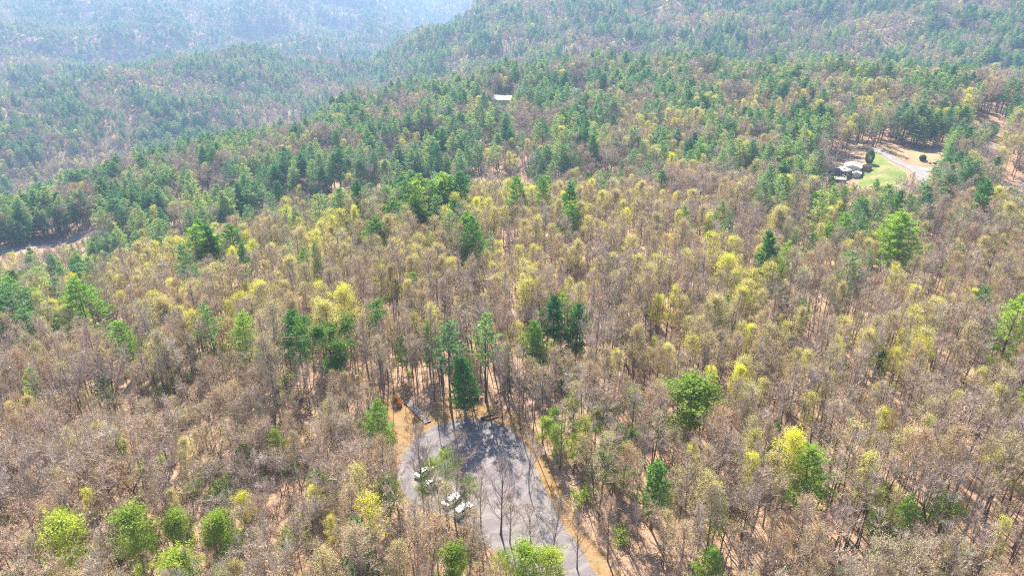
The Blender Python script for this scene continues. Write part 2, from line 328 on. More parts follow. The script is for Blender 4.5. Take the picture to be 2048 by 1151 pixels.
# ------------------------------------------------------------------ tree kinds
def rvec(rs):
    v = Vector(rs.normal(size=3)); return v.normalized()
def bend_path(rs, p0, d0, L, n, wig, up):
    pts = [p0.copy()]; d = d0.normalized()
    for i in range(n):
        d = (d + rvec(rs)*wig + Vector((0,0,up))).normalized(); pts.append(pts[-1]+d*(L/n))
    return pts, d
def sliver(mb, p, q, wd, rs, m=0):
    t = (q-p); s = t.cross(rvec(rs)).normalized()*wd*.5
    mb.tri(tuple(p-s), tuple(p+s), tuple(q), m)
def make_deciduous(seed, H, spread, base, nl=15, n2=5, n3=11, fork=False, leaf=0, leaf_size=.22, tw=.05, angle=(30,55), mats=None, trunk_r=None, twl=(.7,1.5)):
    """returns trunk mesh and crown mesh (branches, twigs and, when budding, leaves)"""
    rs = np.random.RandomState(seed); T = MB(); Cn = MB(); tips = []
    r0 = trunk_r or H*.0095
    lead, _ = bend_path(rs, Vector((0,0,-.6)), Vector((rs.normal()*.04, rs.normal()*.04, 1)), H+.6 if not fork else H*.5, 8, .05, .12)
    n = len(lead)
    top_r = r0*.12 if not fork else r0*.7
    T.tube(lead, [r0*1.25]+[r0+(top_r-r0)*(i/(n-1))**.9 for i in range(1, n)], 6)
    axes = []
    if fork:
        for k in range(rs.randint(3, 5)):
            a = math.tau*k/4+rs.uniform(-.5,.5); pt, _ = bend_path(rs, lead[-1], Vector((math.cos(a)*.6, math.sin(a)*.6, 1)), H*.55, 5, .13, .06)
            T.tube(pt, [r0*.6*(1-.85*i/5) for i in range(6)], 5); axes.append((pt, .1))
        axes.append((lead, base))
    else: axes.append((lead, base))
    for i in range(nl):
        ax, b0 = axes[rs.randint(len(axes))] if fork else axes[0]
        s = b0+(1-b0)*((i+.5)/nl) if not fork else rs.uniform(b0, 1)
        s = min(.985, s+rs.uniform(-.02,.02)); f = s*(len(ax)-1); k = int(f); p = ax[k].lerp(ax[min(k+1,len(ax)-1)], f-k)
        rel = (p.z/H-base*.8)/(1-base*.8); rel = min(max(rel, 0), 1)
        prof = (.75+.5*rel)*(1-rel**2.6)+.16
        L = spread*prof*rs.uniform(.75,1.15)
        a = i*2.4+rs.uniform(-.4,.4); th = R(rs.uniform(*angle)*(1-.45*rel))
        dr = Vector((math.cos(a)*math.sin(th), math.sin(a)*math.sin(th), math.cos(th)))
        pt, de = bend_path(rs, p, dr, L, 4, .16, .07)
        rr = r0*.36*(1-.55*rel)
        T.tube(pt, [rr*(1-.8*q/4) for q in range(5)], 4)
        tips.append((pt[-1], de))
        for j in range(n2):
            g = .3+.7*(j+rs.uniform(.2,.8))/n2; f = min(g, .99)*4; k = int(f); p2 = pt[k].lerp(pt[k+1], f-k)
            d2 = ((pt[k+1]-pt[k]).normalized()+rvec(rs)*.8+Vector((0,0,.18))).normalized(); L2 = L*rs.uniform(.28,.5)
            q2, de2 = bend_path(rs, p2, d2, L2, 2, .2, .08)
            Cn.tube(q2, [rr*.35, rr*.25, rr*.1], 3)
            tips.append((q2[-1], de2))
            for t in range(n3):
                f = rs.uniform(.1,1)*1.99; k = int(f); p3 = q2[k].lerp(q2[k+1], f-k)
                d3 = ((q2[k+1]-q2[k]).normalized()+rvec(rs)*.75+Vector((0,0,.2))).normalized()
                q3 = p3+d3*rs.uniform(*twl); sliver(Cn, p3, q3, tw*rs.uniform(.7,1.3), rs); tips.append((q3, d3))
    if leaf:
        P_ = [t[0] for t in tips]
        for i in range(leaf):
            c = P_[rs.randint(len(P_))]
            c = c + Vector(rs.normal(size=3))*.22; u = rvec(rs)*leaf_size*rs.uniform(.6,1.3); v = u.cross(rvec(rs)).normalized()*leaf_size*rs.uniform(.5,1.0)
            Cn.tri(tuple(c-u*.5), tuple(c+u*.5), tuple(c+v), 1)
    return T.mesh('trunk', [M['trunk']], True), Cn.mesh('crown', mats or [M['twig'], M['haze_bud']])
def make_pine(seed, H, Rmax, base, whorls, nb, clumps, tris, mat, gap=.1, upsw=.12, size=.42, top_pow=.8, lean=0):
    rs = np.random.RandomState(seed); T = MB(); Cn = MB()
    lead, _ = bend_path(rs, Vector((0,0,-.6)), Vector((lean,0,1)), H+.5, 8, .025, .12)
    r0 = H*.0105
    T.tube(lead, [r0*1.2]+[r0*(1-.93*i/8) for i in range(1, 9)], 6)
    for wv in range(whorls):
        s = base+(1-base)*(wv/(whorls-1))**.95; s = min(.99, s); f = s*8; k = min(7, int(f)); p = lead[k].lerp(lead[k+1], f-k)
        rel = (s-base)/(1-base); lowfade = min(1, .55+rel*2.2)
        L0 = Rmax*((1-rel)**top_pow)*lowfade+.35
        a0 = rs.uniform(0, math.tau); nbw = nb if rel < .85 else max(3, nb-2)
        for j in range(nbw):
            if rs.rand() < gap*(1-rel): continue
            a = a0+math.tau*j/nbw+rs.uniform(-.3,.3); L = L0*rs.uniform(.55,1.2)
            el = -.12+.75*rel**1.5+rs.uniform(-.1,.12)
            dr = Vector((math.cos(a)*math.cos(el), math.sin(a)*math.cos(el), math.sin(el)))
            q, de = bend_path(rs, p+Vector((0,0,rs.uniform(-.3,.3))), dr, L, 3, .07, upsw)
            Cn.tube(q, [max(.02, r0*.22*(1-rel)), .03, .02, .01], 3)
            nc = max(2, int(clumps*L/Rmax+1.5))
            for c in range(nc):
                g = .28+.72*(c+.5)/nc; f = min(.995, g)*3; kk = int(f); cp = q[kk].lerp(q[kk+1], f-kk)
                side = Vector((-math.sin(a), math.cos(a), 0))
                for _ in range(2):
                    cc = cp + side*rs.uniform(-1,1)*L*.22*(1.15-g*.5) + Vector((0,0,rs.uniform(-.05,.2)))
                    for t in range(tris):
                        dv = (de*rs.uniform(.1,.9)+rvec(rs)*.9+Vector((0,0,.35))).normalized(); b = cc+rvec(rs)*rs.uniform(0,.3)
                        sliver(Cn, b, b+dv*size*rs.uniform(.7,1.3), size*.42, rs, 1)
    return T.mesh('trunk', [M['trunk']], True), Cn.mesh('crown', [M['trunk'], mat])
BUDM = [None]
V = {}
def variant(key, name, meshes): V[key] = (name, meshes[0], meshes[1])
S = M
tall = []
BB = [M['twig'], M['bare_bud']]
for i in range(4):
    variant('bare_tall%d' % i, 'bare_tree', make_deciduous(10+i, 20, 3.3, .50, 14, 5, 8, tw=.048, angle=(26,52), leaf=700, leaf_size=.15, mats=BB))
for i in range(4):
    variant('bare_pole%d' % i, 'bare_tree', make_deciduous(110+i, 20, 2.5+.4*(i%2), .60-.08*(i//2), 10, 4, 8, tw=.042, angle=(16,38), leaf=180, leaf_size=.13, mats=BB, trunk_r=.15))
M['twig_dark'] = bark('dark_twigs', [(0,(.20,.15,.15)),(.5,(.28,.21,.20)),(1,(.36,.30,.28))])  # twigs toned darker to paint in the ravine hollow's shade; some farther off too
for i in range(3):
    variant('bare_dark%d' % i, 'bare_tree', make_deciduous(120+i, 18, 4.0, .35, 19, 6, 9, fork=(i==1), tw=.055, angle=(26,60), mats=[M['twig_dark']]))
variant('leafy_thin0', 'leafy_tree', make_deciduous(83, 11, 3.8, .22, 16, 6, 8, leaf=2300, leaf_size=.22, mats=[M['brush'], M['leaf']], angle=(25,60)))
for i in range(3):
    variant('bare_wide%d' % i, 'bare_tree', make_deciduous(20+i, 16, 4.6, .30, 20, 6, 10, fork=True, tw=.055, angle=(30,68), leaf=700, leaf_size=.15, mats=BB))
for i in range(2):   # a faint veil of buds
    variant('bare_veil%d' % i, 'bare_tree', make_deciduous(30+i, 19, 3.3, .42, 17, 6, 9, leaf=2100, leaf_size=.15, tw=.055, angle=(26,54)))
for i in range(2):
    variant('bare_front%d' % i, 'bare_tree', make_deciduous(40+i, 15, 4.9, .24, 18, 7, 8, tw=.045, angle=(26,52), trunk_r=.21, twl=(.8,1.9), mats=[M['twig']]))
for i in range(4):
    variant('bud_open%d' % i, 'budding_tree', make_deciduous(50+i, 18, 2.6+.45*i, .42, 15, 5, 9, leaf=2300, leaf_size=.165, angle=(18+3*i,40+5*i), mats=[M['budtwig'], M['bud']]))
for i in range(3):
    variant('bud_full%d' % i, 'budding_tree', make_deciduous(60+i, 18, 2.9+.5*i, .42, 17, 6, 9, leaf=4800, leaf_size=.19, angle=(20,48), mats=[M['budtwig'], M['bud']]))
variant('pine_full0', 'pine_tree', make_pine(70, 21, 4.4, .28, 19, 6, 6, 6, M['needle'], .10, top_pow=.7))
variant('pine_full1', 'pine_tree', make_pine(71, 20, 4.0, .36, 15, 6, 6, 6, M['needle'], .2, lean=.05, top_pow=.55))
variant('pine_full2', 'pine_tree', make_pine(72, 18, 3.9, .22, 17, 6, 6, 6, M['needle'], .16, .16, top_pow=.6))
variant('pine_dark0', 'pine_tree', make_pine(73, 18, 3.6, .22, 19, 7, 6, 6, M['needle_dark'], .10, top_pow=.6))
variant('pine_dark1', 'pine_tree', make_pine(74, 19, 3.2, .34, 16, 6, 6, 6, M['needle_dark'], .2, top_pow=.55))
variant('pine_open0', 'pine_tree', make_pine(75, 21, 3.4, .45, 11, 5, 5, 6, M['needle'], .3, .15, top_pow=.5))
variant('pine_open1', 'pine_tree', make_pine(76, 20, 2.8, .48, 11, 5, 5, 6, M['needle'], .25, .2, top_pow=.5))
LM = [M['brush'], M['leaf']]
variant('pine_bright0', 'pine_tree', make_pine(77, 20, 4.3, .24, 18, 6, 6, 7, M['needle_near'], .12, top_pow=.55))
variant('pine_bright1', 'pine_tree', make_pine(78, 19, 3.7, .30, 15, 6, 6, 7, M['needle_near'], .2, .15, top_pow=.5, lean=-.04))
variant('leafy_bright0', 'leafy_tree', make_deciduous(80, 11, 4.0, .18, 20, 6, 8, leaf=6500, leaf_size=.30, mats=LM, angle=(25,60)))
variant('leafy_bright1', 'leafy_tree', make_deciduous(81, 10, 3.6, .15, 18, 6, 8, leaf=4200, leaf_size=.28, mats=LM, angle=(25,60)))
variant('leafy_dark0', 'leafy_tree', make_deciduous(82, 19, 3.6, .30, 20, 6, 7, fork=True, leaf=8000, leaf_size=.32, mats=[M['trunk'], M['leaf_dark']], angle=(25,60)))
def make_shrub(seed, Rr, n, leaf, mats, wl=1.0):
    rs = np.random.RandomState(seed); T = MB(); Cn = MB(); tips = []
    for i in range(n):
        a = rs.uniform(0, math.tau); th = rs.uniform(.1,.95)
        pt, de = bend_path(rs, Vector((math.cos(a)*.12, math.sin(a)*.12, -.1)), Vector((math.cos(a)*math.sin(th), math.sin(a)*math.sin(th), math.cos(th))), Rr*rs.uniform(.7,1.2), 3, .2, .05)
        T.tube(pt, [.035,.025,.018,.008], 3)
        for j in range(14):
            f = rs.uniform(.25,1)*2.99; k = int(f); p = pt[k].lerp(pt[k+1], f-k); q = p+(rvec(rs)+de*.7+Vector((0,0,.3))).normalized()*rs.uniform(.25,.7)*wl
            sliver(Cn, p, q, .035, rs); tips.append(q)
    for i in range(leaf):
        c = tips[rs.randint(len(tips))]+Vector(rs.normal(size=3))*.14; u = rvec(rs)*.22*rs.uniform(.6,1.3); v = u.cross(rvec(rs)).normalized()*.2
        Cn.tri(tuple(c-u*.5), tuple(c+u*.5), tuple(c+v), 1)
    return T.mesh('stems', [M['brush']]), Cn.mesh('foliage', mats)
variant('shrub_brown0', 'shrub', make_shrub(90, 2.0, 14, 0, [M['twig']]))
variant('shrub_brown1', 'shrub', make_shrub(91, 2.6, 14, 250, [M['twig'], M['haze_bud']]))
variant('shrub_green0', 'shrub', make_shrub(92, 2.0, 16, 900, [M['brush'], M['leaf']]))
variant('shrub_green1', 'shrub', make_shrub(93, 2.4, 16, 600, [M['brush'], M['leaf']]))
VH = {'bare_dark':18.5,'leafy_thin':11.5,'bare_pole':20.5,'pine_bright':19.5,'bare_tall':20,'bare_wide':16.5,'bare_veil':19,'bare_front':15.5,'bud_open':18.5,'bud_full':18.5,'pine_full':20,'pine_dark':18.5,'pine_open':20.5,'leafy_bright':11.5,'leafy_dark':20,'shrub_brown':2.3,'shrub_green':2.2}
def keys(fam): return sorted(k for k in V if k[:-1] == fam)
PART = {'shrub': ('stems', 'foliage')}
def plant(key, x, y, h, rz=0, label=None, group=None, wide=1.0, z=None, tiltx=0):
    name, tm, cm = V[key]; root = empty(name, (x, y, hz(x, y) if z is None else z), rz)
    s = h/VH[key[:-1]]; root.scale = (s*wide, s*wide, s)
    if tiltx: root.rotation_euler = (tiltx[0], tiltx[1], rz)
    cat = 'shrub' if name == 'shrub' else 'tree'
    tag(root, label, cat, group)
    a, b = PART.get(name, ('trunk', 'crown'))
    t = link(a, tm, root); c = link(b, cm, root)
    return root, t, c

# ------------------------------------------------------------------ named trees one can pick out
MARKS = [(124.7, 204.8, 'tallest dense pine'), (10.6, 155.1, 'first dark pine of the pair'), (16.7, 155.6, 'second dark pine of the pair'), (5.6, 148.1, 'lighter pine of the pair'), (-51.9, 145.3, 'dark pine by the yellow dome'), (-40.7, 141.0, 'forked green tree'), (-65.9, 148.3, 'full green pine'), (-76.8, 153.3, 'thin open pine'), (-103.1, 158.4, 'leaning green pine'), (-131.1, 196.8, 'small dark pine'), (37.7, 119.4, 'round green tree on the slope'), (54.9, 99.9, 'tall pine on the slope'), (26.2, 97.3, 'dark pine on the bank'), (-70.8, 80.2, 'lime corner tree'), (-62.4, 84.4, 'green corner tree'), (122.9, 148.5, 'big swept pine'), (-28.1, 118.2, 'narrow tree by plank steps'), (-10.9, 131.6, 'dark evergreen behind the circle'), (-6.3, 138.4, 'tufted slender pine'), (96.1, 219.1, 'pale blue-green pine'), (82.9, 247.2, 'narrow pale pine'), (-79.7, 228.8, 'small pine of the yellow band'), (-126.4, 227.8, 'feathery pine'), (-46.6, 152.3, 'yellow domed tree'), (29.2, 139.7, 'rounded yellow-green tree'), (73.1, 153.7, 'vivid yellow tree'), (-34.7, 179.4, 'yellow tree on the plateau'), (20.4, 196.4, 'brightest yellow tree'), (38.4, 160.2, 'round yellow tree'), (60.9, 117.4, 'wide yellow budding tree'), (89.2, 137.6, 'sparse yellow tree uphill'), (191.2, 288.7, 'dark pine near the house road'), (127.4, 274.6, 'layered pine below the house'), (-33.0, 244.0, 'pale pine in the ravine'), (-2.1, 96.0, 'large bare tree before asphalt'), (38.4, 99.3, 'crooked pale-limbed tree'), (105.4, 123.7, 'leaning bare tree'), (93.5, 111.8, 'dark trunked leaning tree'), (-50.1, 87.7, 'green tree in the dark gap'), (31.5, 80.8, 'small near pine'), (6.2, 81.8, 'lime tree beside asphalt'), (-16, 109, 'parked white cars'), (-22, 135, 'plank steps'), (-13, 132, 'sign post'), (-8.7, 139, 'utility box'), (14, 92, 'road mouth verge'), (9, 122, 'shaded verge'), (-85, 92, 'tangled corner wood'), (-100, 105, 'edge of the tangled wood')]
HAND = [
 ('pine_bright', 124.7, 204.8, 28, 'tallest dense pine on the right slope, broad layered yellow-green crown'),
 ('pine_dark', 10.6, 155.1, 19, 'dark green pine with feathery top, first of the pair standing above bare trees'),
 ('pine_dark', 16.7, 155.6, 18, 'dark green cone-shaped pine, second of the pair standing above bare trees'),
 ('pine_bright', 5.6, 148.1, 16, 'lighter green pine just below the dark pair above bare trees'),
 ('pine_dark', -51.9, 145.3, 20, 'dark dense pine beside the bright yellow domed tree'),
 ('leafy_dark', -40.7, 141.0, 22, 'green tree with dark forked trunk in front of the yellow domed tree'),
 ('pine_bright', -65.9, 148.3, 19, 'full green pine between an open pine and the dark dense pine'),
 ('pine_open', -76.8, 153.3, 21, 'thin open green pine with its pale trunk showing'),
 ('pine_bright', -103.1, 158.4, 18, 'green pine leaning over bare trees near a small dark pine'),
 ('pine_dark', -131.1, 196.8, 13, 'small dark pine behind the leaning green pine'),
 ('leafy_bright', 37.7, 119.4, 16, 'round bright green tree alone among slender bare trees'),
 ('pine_bright', 54.9, 99.9, 18, 'tall bright green pine alone on the leaf-covered slope'),
 ('pine_dark', 26.2, 97.3, 16, 'dark green pine on the shaded bank beside the orange verge'),
 ('leafy_bright', -70.8, 80.2, 15, 'lime green leafy tree in the lower corner wood'),
 ('leafy_bright', -62.4, 84.4, 14, 'bright green leafy tree beside the lime green corner tree'),
 ('pine_bright', 122.9, 148.5, 25, 'big bright green pine with swept branches at the picture edge'),
 ('pine_bright', -28.1, 118.2, 14, 'narrow green tree at the edge of the golden verge by the plank steps'),
 ('pine_dark', -10.9, 131.6, 17, 'dark evergreen with a shadowed base just behind the turning circle'),
 ('pine_open', -14.6, 135.5, 24, 'tall slender pale green pine behind the turning circle'),
 ('pine_open', -6.3, 138.4, 24, 'tall slender pine with tufted top behind the turning circle'),
 ('pine_dark', 191.2, 288.7, 17, 'dark pine near the asphalt road beyond the house'),
 ('pine_dark', 127.4, 274.6, 18, 'dark layered pine below the white roofed house'),
 ('pine_bright', 142.1, 283.6, 19, 'green pine right below the deck of the white roofed house'),
 ('pine_bright', 165.5, 302.7, 17, 'green pine at the foot of the bright lawn'),
 ('pine_open', 96.1, 219.1, 16, 'pale blue-green pine among bare trees on the right slope'),
 ('pine_open', 82.9, 247.2, 17, 'narrow pale pine among yellow-green trees above the plateau edge'),
 ('pine_full', -33.0, 244.0, 20, 'pale green pine standing in the dark ravine'),
 ('pine_open', -79.7, 228.8, 15, 'pale small pine in the yellow-green band'),
 ('pine_open', -126.4, 227.8, 15, 'pale feathery pine at the left of the yellow-green band'),
 ('pine_open', -232.0, 288.8, 15, 'pale pine above the lower left slope'),
 ('pine_full', -83.0, 362.1, 20, 'rounded pale pine at the foot of the pine slope'),
 ('pine_full', -169.6, 367.5, 22, 'broad pale pine above the dark ravine trees'),
 ('pine_full', -104.3, 368.3, 22, 'dark broad pine at the foot of the pine slope'),
 ('pine_bright', 31.5, 80.8, 13, 'small bright green pine at the near edge among bare trees'),
 ('leafy_bright', -50.1, 87.7, 11, 'low bright green tree in a dark gap of the bare wood'),
 ('leafy_bright', -57.9, 88.8, 9, 'small round bright green tree left of the dark gap'),
 ('bud_full', -46.6, 152.3, 19, 'brilliant yellow domed tree behind the forked green tree'),
 ('bud_full', -43.5, 160.5, 19, 'small yellow tree just behind the brilliant domed tree'),
 ('bud_full', 29.2, 139.7, 19, 'yellow-green rounded tree alone in the slender bare wood'),
 ('bud_full', 73.1, 153.7, 17, 'vivid yellow narrow tree on the right slope'),
 ('bud_full', -34.7, 179.4, 18, 'yellow tree standing out in the bare plateau wood'),
 ('bud_full', 20.4, 196.4, 19, 'brightest yellow tree at the plateau edge'),
 ('bud_full', 38.4, 160.2, 17, 'round yellow tree in the middle of the plateau wood'),
 ('leafy_bright', 1.7, 82.0, 11, 'lime leafy tree in front of the asphalt at the near edge'),
 ('leafy_bright', 6.2, 81.8, 10, 'lime leafy tree beside the asphalt at the near edge'),
 ('bud_open', 60.9, 117.4, 17, 'wide yellow budding tree with open crown on the leaf-covered slope'),
 ('bud_open', 89.2, 137.6, 16, 'yellow budding tree with sparse crown uphill of the wide one'),
 ('pine_full', 190.1, 557.2, 24, 'tall dense pine rising on the far ridge'),
 ('bud_full', 304.1, 514.6, 24, 'large pale yellow tree on the ridge skyline'),
 ('bud_full', 547.0, 815.5, 24, 'large yellow tree at the end of the ridge skyline'),
 ('bud_full', 266.3, 552.1, 20, 'yellow tree on the ridge above the gravel drive'),
 ('pine_full', 253.8, 422.9, 26, 'big pine of the clump beside the gravel drive'),
 ('pine_full', 258.5, 412.7, 24, 'second big pine of the clump beside the gravel drive'),
 ('bud_full', 148.6, 498.8, 19, 'bright yellow tree against the dark ridge pines'),
 ('bud_full', 13.5, 494.6, 13, 'bright yellow tree by the white roofed ridge house'),
 ('pine_full', -6.0, 492.7, 20, 'tall pine in front of the white roofed ridge house'),
 ('pine_dark', 163.4, 396.9, 24, 'dark pine of the clump above the white roofed house'),
 ('pine_full', 160.2, 368.2, 24, 'broad pine of the clump above the white roofed house'),
 ('bare_tall', -18.8, 138.7, 25, 'tall bare tree with thick dark trunk behind the plank steps'),
 ('bare_tall', -23.3, 135.5, 24, 'very thin straight bare tree by the plank steps'),
 ('bare_front', -2.1, 96.0, 17, 'large bare tree spreading twigs in front of the asphalt'),
 ('bare_front', -9.5, 106.6, 15, 'bare tree with forked arms standing by the parked white cars'),
 ('bare_front', -17.5, 104.8, 16, 'bare leaning tree at the parking side of the turning circle'),
 ('bare_front', 3.5, 89.7, 12, 'smaller bare tree over the road mouth'),
 ('bare_front', 11.5, 88.0, 11, 'small bare tree at the road mouth edge'),
 ('bare_front', -5.8, 97.3, 13, 'thin bare tree beside the large spreading one'),
 ('leafy_thin', -12.9, 104.0, 12, 'olive green leafy tree screening the parked white cars'),
 ('pine_dark', 153.6, 320.1, 15, 'dark pine before the plum roof of the white roofed house'),
 ('pine_bright', 148.4, 280.4, 15, 'light green pine low in front of the white roofed house'),
 ('pine_full', 167.5, 435.9, 23, 'pale pine of the ridge beside the dark clump'),
 ('bare_front', -16.4, 103.7, 13, 'bare tree standing before the two farthest white cars'),
 ('bare_front', -10.9, 99.2, 12, 'bare tree standing before the nearest white cars'),
 ('leafy_thin', -15.8, 103.6, 10, 'thin leafy tree over the farthest white car'),
 ('leafy_thin', -16.3, 100.7, 8, 'short thin leafy tree below the farthest white cars'),
 ('bare_veil', -9.1, 98.6, 9, 'short veiled tree before the nearest white car'),
 ('leafy_thin', -8.3, 99.9, 9, 'small olive leafy tree at the parked cars row end'),
 ('leafy_bright', -23.4, 98.8, 10, 'green leafy tree beside the parking edge'),
 ('bare_wide', 38.4, 99.3, 17, 'bare tree with crooked pale limbs on the near slope'),
 ('bare_tall', 105.4, 123.7, 22, 'leaning bare tree with long dark trunk near the picture edge'),
 ('bare_tall', 93.5, 111.8, 21, 'dark trunked bare tree leaning downslope'),
 ('leafy_thin', -2.0, 84.0, 8, 'lime leafy tree low in front of the asphalt, left-side end of its row'),
 ('leafy_bright', -9.7, 81.9, 10, 'pale lime leafy tree on the near bank under a bare tree'),
 ('bare_front', -12.9, 96.1, 13, 'bare tree between the parked white cars and the near bank'),
 ('bare_front', -21.3, 98.7, 13, 'bare tree with many upright stems at the bank above the parking edge'),
 ('bare_front', 7.4, 91.2, 13, 'bare tree with wide fine crown over the lower asphalt'),
 ('bare_front', -0.4, 94.0, 12, 'bare tree just behind the smaller one over the road mouth'),
 ('bare_front', -13.0, 87.5, 12, 'dark bare tree on the near bank below the parked cars'),
 ('bare_front', -17.4, 89.8, 13, 'bare crooked tree above the pale limbs of the near bank'),
 ('bare_front', -5.0, 87.1, 10, 'short bare tree at the near bank rim of the asphalt'),
 ('bare_front', 17.1, 89.9, 13, 'bare tree across the road mouth on the verge side'),
 ('bare_tall', 1.9, 127.5, 21, 'tall bare tree at the shaded rim of the turning circle'),
 ('bare_tall', 4.5, 121.2, 20, 'bare tree leaning over the shaded verge rim'),
 ('bare_tall', -2.1, 129.7, 21, 'thin tall bare tree above the dark fallen log'),
 ('bare_wide', 3.5, 107.4, 13, 'bare tree overhanging the shaded bank of the verge')]
MAP_PINE = ['0000000000000000000000000', '0000000000000000000000000', '0000000000000000000000000', '0000000000000000000000000', '0010200000000000000000000', '0032100000110000000000000', '0021012222320000001300000', '0021001011110000001310000', '2222222222222222224222222', '2222645354233222226242222', '2224422345323322232262222', '2224352563455454442222222', '2224522365632234332222222', '2224533355255444442222222', '4444454445544445444444444', '4445644444454444444444444', '4445446444544444444444444', '4444546444544444444444444', '4444454445454444444444444', '4444444444444444444444444', '4444444444444444444444444']
MAP_BUD = ['1111111111111111111111111', '1111111111111111111111111', '1111111111111111111111111', '1111111111111111231132111', '1111112222333333232111111', '1112233543444432221133111', '1125334211113333111111111', '1125334543223431111111111', '1123334321111112321111111', '1111111111111246642111111', '1111111111111234556532111', '1111111111111123333552111', '1111111111111221112551111', '1111111111111223455532111', '1113111111111111111441111', '1111111111132111211111111', '1111111111111111111111111', '1111111111211111111111111', '1111111111131111111111111', '1111111111111111111111111', '1111111111111111111111111']
MAP_LEAFY = ['0000000000000000000000000', '0000111210000000000000000', '0111311000000222000002200', '0000000000000000000000000', '0000000000000000000000000', '0000000000000000000000000', '0000000000000000000100000', '0000000000000000001300000', '0000000000000000000000000', '0000000000000000000000000', '0000000000000000000000000', '0000000000000000000000000', '0000000000000000000000000', '0000000000000000000000000', '0000000000000000000000000', '0000000000000000000000000', '0000000000000000000000000', '0000000000000000000000000', '0000000000000000000000000', '0000000000000000000000000', '0000000000000000000000000']

rng = np.random.RandomState(5)
refs = {}
hand_xy = []
for (fam, x, y, h, lab) in HAND:
    ks = keys(fam); k = ks[rng.randint(len(ks))]
    wide = {'bare_tall':.85}.get(fam, 1.0)
    if 'very thin' in lab: wide = .45
    if 'alone on the leaf-covered slope' in lab: wide = 1.6
    elif 'alone among slender' in lab: wide = 1.5
    elif (fam[:4] == 'pine' and y < 175) or fam == 'leafy_dark': wide = 1.25
    if 'domed' in lab and fam == 'bud_full': wide = 1.5
    if 'tallest dense pine' in lab: wide = 1.6
    if 'large' in lab and 'yellow' in lab: wide = 1.6
    if 'parked white cars' in lab and fam == 'bud_open': wide = 1.7
    if fam[:4] == 'pine' or fam == 'leafy_dark': wide *= 1.15
    if fam == 'leafy_bright' and 'asphalt at the near edge' in lab: wide = 1.2
    root, t, c = plant(k, x, y, h, rng.uniform(0, 6.28), lab, None, wide)
    refs.setdefault(k, (t, c)); hand_xy.append((x, y))
hand_xy = np.array(hand_xy)

# ------------------------------------------------------------------ the wood: where each tree stands
MAP_AZ0, MAP_STEP = -48, 4
MAP_D = [50,85,115,150,190,230,270,310,360,420,500,600,700,850,1000,1200,1450,1900,2600,3600,9000]
def lookup(tab, x, y):
    g = np.array([[int(c) for c in r] for r in tab], float)/10
    a = np.clip((np.degrees(np.arctan2(x, y))-MAP_AZ0)/MAP_STEP, 0, g.shape[1]-1.001); d = np.clip(np.interp(np.hypot(x, y), MAP_D, range(len(MAP_D))), 0, len(MAP_D)-1.001)
    i = d.astype(int); j = a.astype(int); u = d-i; v = a-j
    return (g[i,j]*(1-v)+g[i,j+1]*v)*(1-u)+(g[i+1,j]*(1-v)+g[i+1,j+1]*v)*u
def zone(d0, d1, s, azlim, rs):
    n = int(d1/s/.85)+2; gx, gy = np.meshgrid(np.arange(-n, n), np.arange(0, n)); gx = gx.ravel()*s+(gy.ravel() % 2)*s*.5; gy = gy.ravel()*s*.9
    gx = gx+rs.uniform(-.47,.47,gx.shape)*s; gy = gy+rs.uniform(-.47,.47,gy.shape)*s
    d = np.hypot(gx, gy); a = np.abs(np.degrees(np.arctan2(gx, gy))); k = (d >= d0) & (d < d1) & (a < azlim)
    return gx[k], gy[k]
rs = np.random.RandomState(11)
zs = [zone(52, 130, 3.6, 52, rs), zone(130, 200, 3.6, 50, rs), zone(200, 350, 4.5, 46, rs), zone(350, 700, 5.2, 43, rs), zone(700, 1100, 6.4, 41, rs), zone(1100, 1800, 7.0, 40, rs), zone(1800, 3000, 9, 39, rs), zone(3000, 6000, 15, 38, rs)]
PX = np.concatenate([z[0] for z in zs]); PY = np.concatenate([z[1] for z in zs])
# thin out a little, leave roads, lawns and clearings open
keep = rs.rand(len(PX)) > .05+.22*np.clip(_waves(PX, PY, 2*math.pi/38, 6, 33)-.4, 0, 1.5)
VERGE_OPEN = [(6,77),(-6.5,94.6),(-17.5,102),(-25,108),(-28,118),(-28.5,124),(-30,132),(-31,140.5),(-25,141),(-17,140),(-12,138),(-4,135.5),(3,131.5),(4.5,127),(6.6,121),(8.8,114),(12,106),(17.5,97),(22.5,88),(26,78),(30,66),(33,50),(19,46),(11,62)]
OPEN = [CIRCLE, VERGE_OPEN, LAWN, CLEAR, YARD, strip_poly(DRIVE, [w_+2 for w_ in DRW]), strip_poly(SPUR, 7), strip_poly(ROADR, 8), strip_poly(ROADL, 8), RIDGE_CLEAR, BROWN_CLEAR, FARPATCH, HILLCLEAR,
        [(178,372),(176,398),(203,402),(206,378)],
        [(168,359),(168,367),(182,383),(194,389),(202,381),(199,371),(184,361)], [(48,630),(48,646),(66,646),(66,630)], strip_poly([(262,398),(270,404),(279,409),(292,416)], 12)]
SEEN = [LAWN, CLEAR[:7], YARD[1:6], strip_poly(DRIVE[:9], DRW[:9]), strip_poly(ROADR[2:], 4), strip_poly(ROADL[:6], 9), [(168,359),(168,367),(182,383),(194,389),(202,381),(199,371),(184,361)], [(-20,618),(-20,634),(3,634),(3,618)], [(50,632),(50,642),(64,642),(64,632)],
        [(-806,1256),(-800,1276),(-750,1268),(-752,1250)], [(-750,1232),(-745,1252),(-725,1246),(-728,1228)]]
for p in OPEN: keep &= ~inside(PX, PY, p)
FRONT = [(-8,92),(-6,86),(-3,76),(4,62),(22,62),(20,76),(14,92),(8,98),(-6,98)]
keep &= ~inside(PX, PY, FRONT)
keep &= ~((PX < -25) & (PY < 130) & (rs.rand(len(PX)) < .25))
dh = np.full(len(PX), 9e9)
near = np.hypot(PX, PY) < 700
